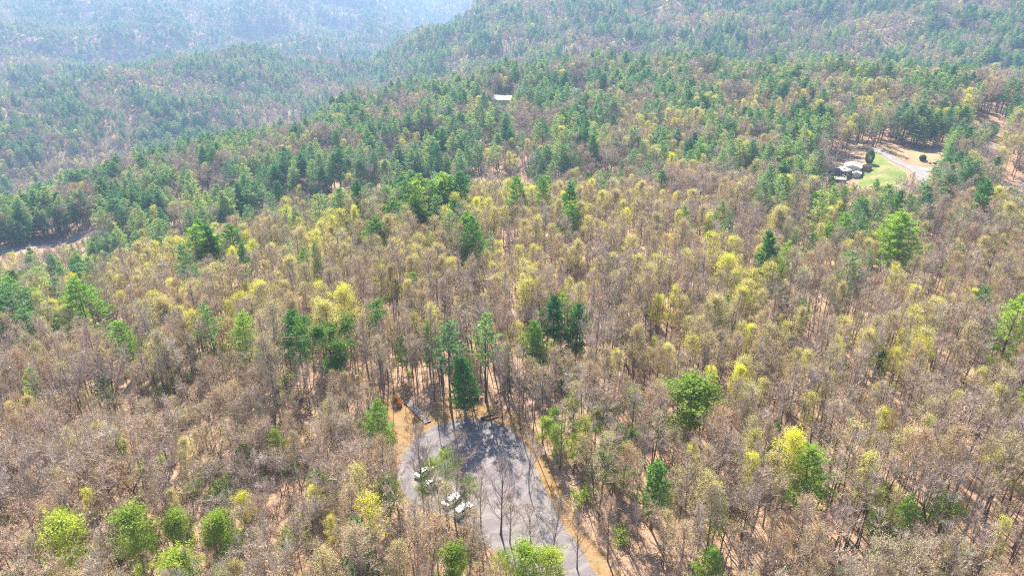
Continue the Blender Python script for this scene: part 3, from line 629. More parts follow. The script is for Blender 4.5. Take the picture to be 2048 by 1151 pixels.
dh[near] = np.sqrt(((PX[near][:, None]-hand_xy[:, 0])**2+(PY[near][:, None]-hand_xy[:, 1])**2).min(1))
keep &= dh > 2.6
PX, PY = PX[keep], PY[keep]
PD = np.hypot(PX, PY); PZ = height(PX, PY); PA = np.degrees(np.arctan2(PX, PY))
# land hidden behind nearer land stays empty
ga = np.arange(-54, 54.1, 1.); gd = np.concatenate([np.arange(60, 900, 10.), np.arange(900, 6100, 25.)])
GA, GD = np.meshgrid(np.radians(ga), gd); GZ = height(GD*np.sin(GA), GD*np.cos(GA)); ang = (GZ+6-98)/GD
hor = np.maximum.accumulate(ang, 0)
ia = np.clip(np.round(PA+54).astype(int), 0, len(ga)-1); idd = np.clip(np.searchsorted(gd, PD)-2, 0, len(gd)-1)
vis = (PZ+30-98)/PD > hor[idd, ia]-.022
PX, PY, PD, PZ, PA = PX[vis], PY[vis], PD[vis], PZ[vis], PA[vis]
# young growth in front of the open places
limit = np.full(len(PX), 99.)
for t in list(range(4,112,4)):
    for sel, polys in ((PD < 760, SEEN[:-2]), (PD > 900, SEEN[-2:])):
        J = np.where(sel & (PD < 2200))[0]; qx = PX[J]*(1+t/PD[J]); qy = PY[J]*(1+t/PD[J]); hit = np.zeros(len(J), bool)
        for p in polys: hit |= inside(qx, qy, p)
        J = J[hit]; qx = qx[hit]; qy = qy[hit]; zz = height(qx, qy); limit[J] = np.minimum(limit[J], zz+(98-zz)*t/(PD[J]+t)-PZ[J])
# trees one can pick out rise above what stands before them
for (fam, x, y, h, lab) in HAND:
    if fam.startswith('bare') or 'ridge' in lab: continue
    dd_ = math.hypot(x, y); ux, uy = x/dd_, y/dd_; f = x*ux+y*uy-(PX*ux+PY*uy); l = np.abs(PX*uy-PY*ux)
    J = np.where((f > 0) & (f < 30) & (l < (3.6 if h > 14 else 2.6)))[0]; zz = hz(x, y)+h*.38
    limit[J] = np.minimum(limit[J], zz+(98-zz)*f[J]/dd_-PZ[J])
# species
pp = lookup(MAP_PINE, PX, PY); pb = lookup(MAP_BUD, PX, PY); pl = lookup(MAP_LEAFY, PX, PY)
patch = _waves(PX, PY, 2*math.pi/70, 6, 21); grove = _waves(PX, PY, 2*math.pi/240, 6, 41)*np.clip((PD-500)/400, 0, 1); pp = np.clip(pp+.33*grove, .02, .95); pb = np.clip(pb-.1*grove, .03, .9)
patch2 = _waves(PX, PY, 2*math.pi/45, 6, 22)
pp = np.where(PD > 150, np.clip(pp*(np.where((PD > 330) & (PD < 720), (.95), .85)+1.5*patch), .02, .92), pp*.35); pb = np.clip(pb*(1+.8*patch2), 0.03, .9)
hm = np.clip(1+.10*_waves(PX, PY, 2*math.pi/55, 6, 31)+.05*patch, .72, 1.2)
u = rs.rand(len(PX)); u2 = rs.rand(len(PX)); u3 = rs.rand(len(PX))
kind = np.where(u < pp, 2, np.where(u < pp+pl, 3, np.where(u2 < pb, 1, 0)))     # 0 bare 1 budding 2 pine 3 leafy
FAMS = []
west = (PX < -30) & (PY < 128)
Hh = np.zeros(len(PX)); var = np.empty(len(PX), dtype=object)
for i in range(len(PX)):
    k = kind[i]; q = u3[i]
    if k == 0:
        if west[i]: fam = 'bare_wide' if q < .62 else ('bare_veil' if q < .74 else 'bare_tall'); h = rs.uniform(10,16)*hm[i]
        elif PD[i] < 300: fam = 'bare_pole' if q < .56 else ('bare_veil' if q < .76 else ('bare_tall' if q < .92 else 'bare_wide')); h = rs.uniform(14,21)*hm[i]
        elif PD[i] < 470 and PA[i] < 4: fam = 'bare_dark' if q < .75 else 'bare_wide'; h = rs.uniform(13,19)*hm[i]  # ravine hollow: mostly darker twigs, its shade put into the colour
        else: fam = 'bare_wide' if q < .35 else ('bare_veil' if q < .50 else ('bare_dark' if q < .68 else 'bare_tall')); h = rs.uniform(14,22)*hm[i]
    elif k == 1: fam = 'bud_full' if q < .22 else 'bud_open'; h = (rs.uniform(14,20.5) if not west[i] else rs.uniform(10,14))*hm[i]
    elif k == 2: fam = ('pine_bright' if q < .5 else 'pine_dark' if q < .7 else 'pine_open') if PD[i] < 260 else ('pine_full' if q < .6 else 'pine_dark' if q < .74 else 'pine_open'); h = rs.uniform(16,27) if PD[i] > 200 else rs.uniform(11,17)
    else: fam = 'leafy_bright' if q < .85 else 'leafy_dark'; h = rs.uniform(6,11) if q < .85 else rs.uniform(10,15)
    if limit[i] < 90: h = min(h, limit[i]*rs.uniform(.7,1.0))
    Hh[i] = h; ks = keys(fam)
    var[i] = ks[rs.randint(len(ks))]
okh = Hh > 3.2
PX, PY, PD, PZ, PA, Hh, var, kind, west = [a[okh] for a in (PX, PY, PD, PZ, PA, Hh, var, kind, west)]
rot = rs.uniform(0, 6.28, len(PX)); wid = rs.uniform(.8,1.4,len(PX))*np.where((kind == 2) & (PD > 220), 1.3, np.where(PD > 300, 1.12, 1.0))*np.where(PD > 3000, 1.5, np.where(PD > 1800, 1.2, 1.0)); Hh = Hh*np.where(PD > 3000, 1.25, 1)
# in the frame of the photograph?
dep = PY*math.cos(R(26))-(PZ+Hh*.7-98)*math.sin(R(26)); fu = np.abs(PX)/dep*1384; fv = ((PZ+Hh-98)*math.cos(R(26))+PY*math.sin(R(26)))/dep*1384
inframe = (fu < 1000) & (fv > -560)
LANDMARKS = [(x, y, s) for x, y, s in MARKS]
_lm = np.array([(m[0], m[1]) for m in LANDMARKS]); _used = {}
ORD = ['', 'second ', 'third ', 'fourth ', 'fifth ', 'sixth ', 'seventh ', 'eighth ', 'ninth ']
def side_of(x, y, m):
    vx, vy = x-m[0], y-m[1]; r = math.hypot(m[0], m[1]); f = (vx*m[0]+vy*m[1])/r; l = (vx*m[1]-vy*m[0])/r
    if abs(f) > 1.6*abs(l): return 'behind' if f > 0 else 'in front of'
    if abs(l) > 1.6*abs(f): return 'on the right-side of' if l > 0 else 'on the left-side of'
    return ('diagonally behind' if f > 0 else 'diagonally before')+(' right-side of' if l > 0 else ' left-side of')
def place_labels(I, look, xs, ys, hs):
    """a label for each tree from its look, size and its place round the nearest landmark; those past the ninth of a place share one"""
    slots = {}
    for i in I:
        dd = np.hypot(_lm[:,0]-xs[i], _lm[:,1]-ys[i]); m = int(dd.argmin()); s = side_of(xs[i], ys[i], LANDMARKS[m])
        slots.setdefault((look(i), s, m), []).append((dd[m], i))
    out = {}
    for (lk, s, m), v in slots.items():
        v.sort()
        for n, (q, i) in enumerate(v):
            name = LANDMARKS[m][2]
            if n < 9: out[i] = ((ORD[n]+lk if n or len(v) > 1 else lk)+' '+s+' '+name, None) if n else (lk+' closest '+s+' '+name, None)
            else: out[i] = ('one of the farther '+lk+'s '+s+' '+name,)*2
    return out
def region(x, y, d):
    if d > 205:
        if x < -60: return 'beyond the far edge of the plateau above the ravine, west side'
        return 'on the middle of the plateau toward the ravine'
    if y < 101 and -30 < x < 26: return 'on the near bank below the parked cars'
    if x < -28 and y < 128: return 'in the tangled wood on the parked cars side of the turning circle'
    if x > 10 and y < 128: return 'on the leaf-covered slope across the golden verge from the asphalt'
    return 'in the slender wood right behind the plank steps and turning circle'
LOOK = {'bare_dark':'dark twigged bare tree','leafy_thin':'thin leafy tree','bare_pole':'straight bare tree','pine_bright':'bright green pine','bare_tall':'slender bare tree','bare_wide':'forked bare tree','bare_veil':'olive-veiled bare tree','bud_open':'thinly budding tree','bud_full':'bright yellow-green tree','bare_front':'bare tree',
        'pine_full':'green layered pine','pine_dark':'dark green pine','pine_open':'thin pale pine','leafy_bright':'low bright green tree','leafy_dark':'dark-forked leafy tree','shrub_brown':'leafless shrub','shrub_green':'green leafy shrub'}
MASSNAME = ['bare_forest', 'budding_forest', 'pine_forest', 'leafy_undergrowth']
MASSLABEL = ['mass of bare grey-brown trees covering the slopes and hills', 'mass of yellow-green budding trees among the bare ones on the slopes', 'mass of dark green pines covering ridge and hazy hills', 'scattered green leafy trees far among the bare wood']
def mass(name, label, I, vx, vy, vz, vh, vrot, vw, vvar):
    """trees too many to be counted: points of one object, each showing the trunk and crown of its kind"""
    me = bpy.data.meshes.new(name); me.from_pydata(np.stack([vx[I], vy[I], vz[I]], -1).tolist(), [], [])
    ks = sorted(set(vvar[I])); base = np.array([VH[k[:-1]] for k in vvar[I]])
    def attr(n, t, data):
        a = me.attributes.new(n, t, 'POINT'); a.data.foreach_set('vector' if t == 'FLOAT_VECTOR' else 'value', np.asarray(data).ravel())
    attr('kind_no', 'INT', [ks.index(k) for k in vvar[I]])
    s = vh[I]/base; attr('size', 'FLOAT_VECTOR', np.stack([s*vw[I], s*vw[I], s], -1).astype(np.float32)); z0 = np.zeros(len(I)); attr('turn', 'FLOAT_VECTOR', np.stack([z0, z0, vrot[I]], -1).astype(np.float32))
    o = tag(link(name, me), label, name.split('_')[-1], kind='stuff')
    ng = bpy.data.node_groups.new(name, 'GeometryNodeTree'); ng.interface.new_socket('Geometry', in_out='INPUT', socket_type='NodeSocketGeometry'); ng.interface.new_socket('Geometry', in_out='OUTPUT', socket_type='NodeSocketGeometry')
    gi = ng.nodes.new('NodeGroupInput'); go = ng.nodes.new('NodeGroupOutput'); ip = ng.nodes.new('GeometryNodeInstanceOnPoints'); ip.inputs['Pick Instance'].default_value = True
    jn = ng.nodes.new('GeometryNodeGeometryToInstance')
    for k in ks[::-1]:
        jj = ng.nodes.new('GeometryNodeJoinGeometry')
        for ob in refs[k]:
            oi = ng.nodes.new('GeometryNodeObjectInfo'); oi.transform_space = 'ORIGINAL'; oi.inputs['Object'].default_value = ob; oi.inputs['As Instance'].default_value = False
            ng.links.new(oi.outputs['Geometry'], jj.inputs[0])
        ng.links.new(jj.outputs[0], jn.inputs[0])
    def na(n, t):
        a = ng.nodes.new('GeometryNodeInputNamedAttribute'); a.data_type = t; a.inputs['Name'].default_value = n; return a.outputs['Attribute']
    ng.links.new(gi.outputs[0], ip.inputs['Points']); ng.links.new(jn.outputs[0], ip.inputs['Instance'])
    ng.links.new(na('kind_no', 'INT'), ip.inputs['Instance Index']); ng.links.new(na('turn', 'FLOAT_VECTOR'), ip.inputs['Rotation']); ng.links.new(na('size', 'FLOAT_VECTOR'), ip.inputs['Scale'])
    ng.links.new(ip.outputs[0], go.inputs[0])
    md = o.modifiers.new('trees', 'NODES'); md.node_group = ng
    return o
LIM = [290, 290, 250, 110]
for k in range(4):
    I = np.where(kind == k)[0]; F = I[inframe[I]]; F = F[np.argsort(PD[F]/Hh[F]**.5)][:LIM[k]]
    def look(i):
        f = var[i][:-1]; big = {0: 19, 1: 18, 2: 19, 3: 9}[k]; low = {0: 13.5, 1: 15, 2: 15, 3: 7}[k]
        return ('tall ' if Hh[i] > big else 'small ' if Hh[i] < low else '')+LOOK[f]
    labs = place_labels(F, look, PX, PY, Hh)
    for i in F:
        lab, gr = labs[i]
        root, t, c = plant(var[i], PX[i], PY[i], Hh[i], rot[i], lab, gr or (['bare trees', 'budding trees', 'pines', 'leafy trees'][k]+' '+region(PX[i], PY[i], PD[i])), wid[i], z=PZ[i])
        refs.setdefault(var[i], (t, c))
    rest = np.setdiff1d(I, F); rest = rest[[v in refs for v in var[rest]]]
    mass(MASSNAME[k], MASSLABEL[k], rest, PX, PY, PZ, Hh, rot, wid, var)
print('trees', len(PX), 'by kind', [int((kind == k).sum()) for k in range(4)])
# undergrowth
sx, sy = zone(52, 240, 3.8, 50, rs); kp = rs.rand(len(sx)) < np.where((sx < -25) | ((sy < 100) & (sx < 20)), .75, .22)
for p in OPEN[:2]: kp &= ~inside(sx, sy, p)
sx, sy = sx[kp], sy[kp]; sd = np.hypot(sx, sy); sz = height(sx, sy); pg = lookup(MAP_LEAFY, sx, sy)
sv_ = np.array([('shrub_green%d' % rs.randint(2)) if rs.rand() < .10+pg[i]*1.2 else ('shrub_brown%d' % rs.randint(2)) for i in range(len(sx))], dtype=object)
sh = rs.uniform(1.2,3.4,len(sx)); sr = rs.uniform(0,6.28,len(sx)); sw = rs.uniform(.9,1.5,len(sx))
dep = sy*math.cos(R(26))-(sz-98)*math.sin(R(26)); ifr = (np.abs(sx)/dep*1384 < 1000) & (((sz-98)*math.cos(R(26))+sy*math.sin(R(26)))/dep*1384 > -560)
I = np.where(ifr)[0]; I = I[np.argsort(sd[I])][:270]
labs = place_labels(I, lambda i: LOOK[sv_[i][:-1]], sx, sy, sh)
for i in I:
    lab, gr = labs[i]; root, t, c = plant(sv_[i], sx[i], sy[i], sh[i], sr[i], lab, gr or 'shrubs '+region(sx[i], sy[i], sd[i]), sw[i], z=sz[i]); refs.setdefault(sv_[i], (t, c))
rest = np.setdiff1d(np.arange(len(sx)), I)
mass('undergrowth', 'low brown and green brush under the trees', rest, sx, sy, sz, sh, sr, sw, sv_)

# ------------------------------------------------------------------ parked cars
def arch_body(mb, prof, wlow, wtop, ztop, m=0):
    """a body pressed from a side outline, narrowing upward"""
    n = len(prof)
    def half(z): t = min(max((z-.75)/(ztop-.75), 0), 1); return (wlow*(1-t)+wtop*t)/2
    L = [(x, -half(z), z) for x, z in prof]; Q = [(x, half(z), z) for x, z in prof]
    mb.add(L+Q, [tuple(range(n))[::-1], tuple(range(n, 2*n))]+[(i, (i+1) % n, n+(i+1) % n, n+i) for i in range(n)], m)
def make_car(name, loc, rz, label, suv=False):
    root = empty(name, loc, rz); tag(root, label, 'car', 'white cars parked along the turning circle')
    L = 2.35; zr = 1.72 if suv else 1.45
    b = MB()
    if suv: hull = [(-L,.35),(-L,.95),(-L+.06,1.08),(L-1.25,1.08),(L-.25,.95),(L,.72),(L,.35)]
    else: hull = [(-L,.35),(-L,.82),(-L+.15,.98),(-L+.9,1.0),(L-1.35,.98),(L-.3,.84),(L,.65),(L,.35)]
    arch_body(b, hull, 1.84, 1.7, 1.1)
    body = b.build('body', M['paint'], root); bv = body.modifiers.new('soft', 'BEVEL'); bv.width = .06; bv.segments = 2
    c = MB()
    z0 = 1.07 if suv else .99
    if suv: cab = [(-L+.12,z0),(-L+.35,zr-.05),(-L+.6,zr),(.35,zr),(.62,zr-.05),(L-1.3,z0)]
    else: cab = [(-L+.75,z0),(-1.0,zr-.04),(-.75,zr),(.15,zr),(.4,zr-.05),(L-1.4,z0)]
    arch_body(c, cab, 1.62, 1.22 if not suv else 1.34, zr)
    cb = c.build('roof', M['paint'], root); bv = cb.modifiers.new('soft', 'BEVEL'); bv.width = .04; bv.segments = 2
    def hw(z): t = min(max((z-.75)/(zr-.75), 0), 1); return (1.62*(1-t)+(1.22 if not suv else 1.34)*t)/2
    g = MB(); (xa, za), (xb, zb) = cab[4], cab[5]; nx_, nz_ = (za-zb), (xb-xa); ln = math.hypot(nx_, nz_); nx_ /= ln; nz_ /= ln
    def pan(mb, p, q, o=.015):
        vs = []
        for (x, z) in (p, q):
            for s in (-1, 1): vs.append((x+nx_*o, s*(hw(z)-.06), z+nz_*o))
        mb.add([vs[0], vs[1], vs[3], vs[2]], [(0,1,2,3)])
    pan(g, (xa+.03, za-.03*.8), (xb-.08, zb+.06)); g.build('windshield', M['glass'], root)
    g = MB(); (xa2, za2), (xb2, zb2) = cab[1], cab[0]; nx_, nz_ = -(za2-zb2), (xa2-xb2); ln = math.hypot(nx_, nz_); nx_ /= ln; nz_ /= ln
    pan(g, (xa2-.01, za2-.04), (xb2+.05, zb2+.08)); g.build('rear_window', M['glass'], root)
    for s in (-1, 1):
        for (xl, xr_, xlt, xrt) in (((-.35, L-1.62, -.35, .38) if not suv else (-.2, L-1.55, -.2, .55)), ((-1.45,-.42,-.95,-.42) if not suv else (-1.15,-.27,-1.15,-.27))):
            zl, zh = z0+.05, zr-.12; gl = MB()
            gl.add([(xl, s*(hw(zl)+.012), zl), (xr_, s*(hw(zl)+.012), zl), (xrt, s*(hw(zh)+.012), zh), (xlt, s*(hw(zh)+.012), zh)], [(0,1,2,3)]); gl.build('side_window', M['glass'], root)
        h = MB(); h.box((L-.04, s*.66, .70), (.12,.36,.15)); h.build('headlight', M['lamp'], root)
        h = MB(); h.box((-L+.03, s*.70, .85), (.10,.26,.2)); h.build('tail_light', M['tail'], root)
        h = MB(); h.box((.72, s*.98, 1.06), (.14,.2,.14)); h.build('mirror', M['paint'], root)
    for x in (-1.42, 1.42):
        for s in (-1, 1):
            t = MB(); t.tube([(x, s*.68, .33), (x, s*.93, .33)], [.33,.33], 14, cap=True); ty = t.build('tyre', M['tyre'], root)
            t = MB(); t.tube([(x, s*.90, .33), (x, s*.945, .33)], [.2,.2], 10, cap=True); t.build('rim', M['rim'], ty)
    h = MB(); h.box((L+.01, 0, .58), (.06,1.1,.16)); h.build('grille', M['darkbox'], root)
    root.scale = (.9,.9,.9)
    return root
make_car('parked_car', (-18.3,112.6,.06), R(48), 'white car farthest up the parking edge, mostly behind green budding twigs')
make_car('parked_car', (-16.3,109.3,.06), R(46), 'white car next to the farthest one, under the bare forked tree', True)
make_car('parked_car', (-11.9,104.4,.06), R(50), 'white sedan with dark windshield beside the nearest white car')
make_car('parked_car', (-9.4,101.7,.06), R(48), 'nearest white car at the low end of the parked row', True)

# ------------------------------------------------------------------ plank steps, sign post, box, logs by the circle
rt = empty('plank_steps', (-25.3,138.2,.03), math.atan2(-8.4, 6.0)); tag(rt, 'weathered grey plank steps lying on the golden verge above the asphalt', 'steps')
for s in (-1, 1):
    b = MB(); b.box((5.0, s*.75, .12), (10.4,.12,.22)); b.build('side_rail', M['wood'], rt)
pm = [MB() for _ in range(4)]; rnd = random.Random(4)
for q in pm: q.box((0,0,0), (.56, rnd.uniform(1.7,2.0), .07))
pm = [q.mesh('plank', [M['wood']]) for q in pm]
for i in range(15):
    o = link('plank', pm[i % 4], rt, (.1+i*.7, rnd.uniform(-.08,.08), .27+rnd.uniform(0,.05)), rnd.uniform(-.05,.05)); o.rotation_euler = (rnd.uniform(-.04,.04), rnd.uniform(-.05,.05), rnd.uniform(-.05,.05))
rt = empty('sign_post', (-13.0,132.3,.03), R(4)); tag(rt, 'white wooden sign post with one side arm at the top of the turning circle', 'sign post')
b = MB(); b.box((0,0,1.05), (.16,.16,2.1)); b.build('post', M['signwhite'], rt)
b = MB(); b.box((.55,0,1.95), (1.3,.10,.14)); b.build('arm', M['signwhite'], rt)
b = MB(); b.box((-.12,0,1.92), (.36,.16,.34)); b.build('letter_box', M['signwhite'], rt)
rt = empty('utility_box', (-8.7,139.2,hz(-8.7,139.2)), R(12)); tag(rt, 'dark utility box with pale lid in the wood behind the turning circle', 'utility box')
b = MB(); b.box((0,0,.5), (1.1,.9,1.0)); b.build('cabinet', M['darkbox'], rt)
b = MB(); b.box((0,0,1.04), (1.22,1.0,.08)); b.build('lid', M['wood'], rt)
b = MB(); b.box((0,-.46,.5), (.9,.03,.8)); b.build('door', M['darkbox'], rt)
def log(x, y, L, r, az, el, label, mat, grp=None, branches=2):
    rt = empty('fallen_log', (x, y, hz(x, y)+r), az); tag(rt, label, 'log', grp)
    b = MB(); n = 5; pts = [(-L/2+L*i/n, math.sin(i*1.7)*.12, el*L*(i/n)) for i in range(n+1)]
    b.tube(pts, [r*(1-.5*i/n) for i in range(n+1)], 7, cap=True); b.build('stem', mat, rt, smooth=True)
    for k in range(branches):
        b = MB(); p = Vector(pts[2+k]); b.tube([p, p+Vector((.5,(-1)**k*.8,.5)), p+Vector((1.1,(-1)**k*1.5,.8))], [r*.4,r*.3,r*.08], 4); b.build('branch', mat, rt)
log(-5.2,131.9,4.4,.42,R(28),.12,'dark fallen log with broken limbs at the upper rim of the asphalt', M['trunk'])
rnd = random.Random(9)
for i, (x, y) in enumerate([(60,92),(74,104),(85,120),(52,120),(66,132),(96,135),(40,88),(80,150),(30,135),(-60,110),(-75,125),(-48,98),(-88,112),(-40,86)]):
    side = 'on the leaf-covered slope across the verge' if x > 0 else 'in the tangled wood on the parked cars side'
    mm = LANDMARKS[int(np.hypot(_lm[:,0]-x, _lm[:,1]-y).argmin())]
    log(x, y, rnd.uniform(6,11), rnd.uniform(.14,.22), rnd.uniform(0,3.1), 0.01, ('long ' if i % 2 else '')+'bleached fallen log '+side_of(x, y, mm)+' '+mm[2], M['deadwood'], 'bleached fallen logs '+side)
def grass_clump(x, y, label):
    rs_ = np.random.RandomState(int(abs(x*10))); b = MB()
    for i in range(420):
        a = rs_.uniform(0, 6.28); th = rs_.uniform(0,.7); p = Vector((rs_.normal()*.25, rs_.normal()*.25, 0)); q = p+Vector((math.cos(a)*math.sin(th), math.sin(a)*math.sin(th), math.cos(th)))*rs_.uniform(1.0,1.9)
        sliver(b, p, q, .09, rs_)
    o = b.build('ornamental_grass', M['rust'], None, (x, y, hz(x, y))); tag(o, label, 'grass clump')
grass_clump(-27.0,136.4,'rust orange grass clump closer to the plank steps')
grass_clump(-28.1,138.6,'paler rust grass clump uphill of the other one')

# ------------------------------------------------------------------ houses
def gable(name, root, L, W, z0, rise, mat, over=.5, th=.22, at=(0,0), rz=0, seams=0):
    """a two-sided roof with thickness; ridge along local x"""
    b = MB(); y = W/2+over; x = L/2+over; e = rise*over/(W/2)
    sec = [(-y, z0-e), (0, z0+rise), (y, z0-e), (y, z0-e-th), (0, z0+rise-th), (-y, z0-e-th)]
    A_ = [(-x, p, q) for p, q in sec]; B_ = [(x, p, q) for p, q in sec]
    b.add(A_+B_, [(0,5,4,1),(1,4,3,2),(6,7,10,11),(7,8,9,10)]+[(i, (i+1) % 6, 6+(i+1) % 6, 6+i) for i in range(6)])
    o = b.build(name, mat, root, (at[0], at[1], 0), rz)
    for k in range(seams):
        xs_ = -x+(k+.5)*2*x/seams
        for s in (-1, 1):
            sb = MB(); ang_ = math.atan2(rise+e, y)
            Mx = Matrix.Translation((xs_, s*y/2, z0+(rise-e)/2+.03)) @ Matrix.Rotation(-s*ang_, 4, 'X')
            sb.box(None, (.08, math.hypot(y, rise+e), .07), mat=Mx); sb.build('roof_seam', mat, o)
    return o
def walls(root, L, W, z0, h, rise, mat, at=(0,0), rz=0):
    b = MB(); x = L/2; y = W/2; b_ = z0-3
    sec = [(-y,b_),(y,b_),(y,h),(0,h+rise-.24),(-y,h)]
    b.add([(-x,p,q) for p,q in sec]+[(x,p,q) for p,q in sec], [(4,3,2,1,0),(5,6,7,8,9)]+[(i,(i+1)%5,5+(i+1)%5,5+i) for i in (0,1,4)])
    return b.build('wall', mat, root, (at[0], at[1], 0), rz)
def windows(root, wall, spots, w_=1.2, h_=1.3):
    for (x, y, z, a) in spots:
        f = MB(); f.box((0,0,0), (w_+.24,.10,h_+.24)); fo = f.build('window', M['white_metal'], wall, (x, y, z), a)
        g = MB(); g.box((0,-.06,0), (w_,.04,h_)); g.build('pane', M['glass'], fo)
# white roofed house by the lawn
hx, hy = 189.5, 377.5; gz = -15.4
rt = empty('house', (hx, hy, gz), R(0)); tag(rt, 'house with bright white gabled metal roofs and plum side roof beside the green lawn', 'house')
wl = walls(rt, 7.5, 8, 0, 5.2, 1.1, M['cream'], (2.0, 1.5), R(62)); gable('roof', rt, 7.5, 8, 5.2, 1.1, M['white_metal'], .6, at=(2.0,1.5), rz=R(62), seams=6)
windows(rt, wl, [(-2,-4.04,3.6,0),(2,-4.04,3.6,0),(-2,-4.04,1.1,0),(2,-4.04,1.1,0)])
wl = walls(rt, 9, 6, 0, 4.0, .8, M['cream'], (-3.4,-1.0), R(24)); gable('roof', rt, 9, 6, 4.0, .8, M['white_metal'], .5, at=(-3.4,-1.0), rz=R(24), seams=6)
windows(rt, wl, [(-3,-3.04,2.2,0),(0,-3.04,2.2,0),(3,-3.04,2.2,0)])
wl = walls(rt, 5, 4, 0, 3.2, .6, M['cream'], (1.6,-5.2), R(60)); gable('roof', rt, 5, 4, 3.2, .6, M['white_metal'], .4, at=(1.6,-5.2), rz=R(60), seams=4)
wl = walls(rt, 8, 6, 0, 3.4, 1.3, M['dark_roof'], (-8.8,-3.2), R(4)); gable('roof', rt, 8, 6, 3.4, 1.3, M['dark_roof'], .5, at=(-8.8,-3.2), rz=R(4))
windows(rt, wl, [(-2.5,-3.04,1.9,0),(0,-3.04,1.9,0),(2.5,-3.04,1.9,0)])
dk = MB(); dk.box((-13.5,-10.5,1.5), (12,7,.2), R(-6)); dko = dk.build('deck', M['deck'], rt)
for i in range(17):
    b = MB(); b.box((0,0,0), (.62,6.9,.05)); link('deck_board', b.mesh('deck_board', [M['deck']]), dko, (-13.5+(i-8)*.7*math.cos(R(-6)), -10.5+(i-8)*.7*math.sin(R(-6)), 1.63), R(-6))
for (dx, dy) in ((-5.8,-3.3),(0,-3.3),(5.8,-3.3),(-5.8,3.3),(5.8,3.3)):
    a = R(-6); b = MB(); b.box((-13.5+dx*math.cos(a)-dy*math.sin(a), -10.5+dx*math.sin(a)+dy*math.cos(a), .7), (.22,.22,4.6)); b.build('deck_post', M['deck'], rt)
for (dx, dy, l, r_) in ((0,-3.3,11.8,0),(-5.8,0,6.6,90),(5.8,0,6.6,90)):
    a = R(-6); b = MB(); b.box((-13.5+dx*math.cos(a)-dy*math.sin(a), -10.5+dx*math.sin(a)+dy*math.cos(a), 2.6), (l,.1,.14), a+R(r_)); b.build('railing', M['deck'], rt)
# small stone outbuilding at the lawn's corner
rt = empty('garden_shed', (198.2,376.5,hz(198.2,376.5)), R(20)); tag(rt, 'small reddish stone shed with dark roof between the house and lawn', 'shed')
wl = walls(rt, 3.6, 3.2, 0, 2.4, 1.0, M['brick']); gable('roof', rt, 3.6, 3.2, 2.4, 1.0, M['dark_roof'], .35); windows(rt, wl, [(0,-1.64,1.3,0)], .8, 1.0)
# white roofed house on the far ridge
z_ = hz(-8, 626)
rt = empty('house', (-8,627,z_), R(-14)); tag(rt, 'low house with broad white roof among pines on the far ridge', 'house')
wl = walls(rt, 15, 10, 0, 4.4, 2.4, M['cream']); gable('roof', rt, 15, 10, 4.4, 2.4, M['white_metal'], .9, seams=8); windows(rt, wl, [(-5,-5.04,2.6,0),(-1.5,-5.04,2.6,0),(2,-5.04,2.6,0),(5.5,-5.04,2.6,0)])
b = MB(); b.box((3.5,1.5,7.2), (.9,.9,1.8)); b.build('chimney', M['brick'], rt)
wl = walls(rt, 6, 7, 0, 3.4, 1.6, M['cream'], (-10.2,-2.0)); gable('roof', rt, 6, 7, 3.4, 1.6, M['white_metal'], .5, at=(-10.2,-2.0))
# green roofed cabin on the far ridge
rt = empty('cabin', (57,638,hz(57,638)), R(12)); tag(rt, 'small cabin with pale green metal roof among ridge trees', 'cabin')
wl = walls(rt, 9, 7, 0, 4.2, 2.3, M['cream']); gable('roof', rt, 9, 7, 4.2, 2.3, M['green_roof'], .6, seams=6); windows(rt, wl, [(-2.5,-3.54,2.2,0),(2.5,-3.54,2.2,0)])
# houses of the left hill
rt = empty('house', (-788,1263,hz(-788,1263)), R(6)); tag(rt, 'long pale roofed house in the clearing of the hazy hill', 'house')
wl = walls(rt, 22, 11, 0, 5, 2.6, M['cream']); gable('roof', rt, 22, 11, 5, 2.6, M['white_metal'], 1.0, seams=7); windows(rt, wl, [(-8,-5.54,2.6,0),(-3,-5.54,2.6,0),(3,-5.54,2.6,0),(8,-5.54,2.6,0)], 1.8, 1.6)
rt = empty('house', (-763,1262,hz(-763,1262)), R(-35)); tag(rt, 'darker house with white crossing gable beside the long pale house', 'house')
wl = walls(rt, 17, 10, 0, 6, 3, M['dark_roof']); gable('roof', rt, 17, 10, 6, 3, M['dark_roof'], .8); walls(rt, 10, 6, 0, 6.5, 2.6, M['cream'], (3,-5), R(90)); gable('roof', rt, 10, 6, 6.5, 2.6, M['white_metal'], .6, at=(3,-5), rz=R(90))
rt = empty('barn', (-738,1240,hz(-738,1240)), R(-50)); tag(rt, 'small pale barn below the two houses on the hazy hill', 'barn')
wl = walls(rt, 14, 6, 0, 4.5, 2.0, M['cream']); gable('roof', rt, 14, 6, 4.5, 2.0, M['white_metal'], .6)

# ------------------------------------------------------------------ things by the gravel drive
def rock(x, y, r, label, grp):
    rs_ = np.random.RandomState(int(x*7+y*13) % 9999); bm = bmesh.new(); bmesh.ops.create_icosphere(bm, subdivisions=2, radius=r)
    for v in bm.verts: v.co = Vector((v.co.x*1.2, v.co.y*.9, v.co.z*.7))*(1+rs_.uniform(-.18,.18))
    me_ = bpy.data.meshes.new('boulder'); bm.to_mesh(me_); bm.free(); me_.materials.append(M['rock']); o = link('boulder', me_, None, (x, y, hz(x, y)+r*.35), rs_.uniform(0,3)); tag(o, label, 'boulder', grp)
for (x, y, r, s_) in ((236,382.5,1.0,'middle sized'),(238,381.2,1.3,'largest'),(240.2,382.4,.9,'second smallest'),(241.5,380.8,1.2,'second largest'),(235,384.6,.8,'smallest')): rock(x, y, r, s_+' grey boulder in the heap at the edge of the dirt clearing', 'boulders at the edge of the dirt clearing')
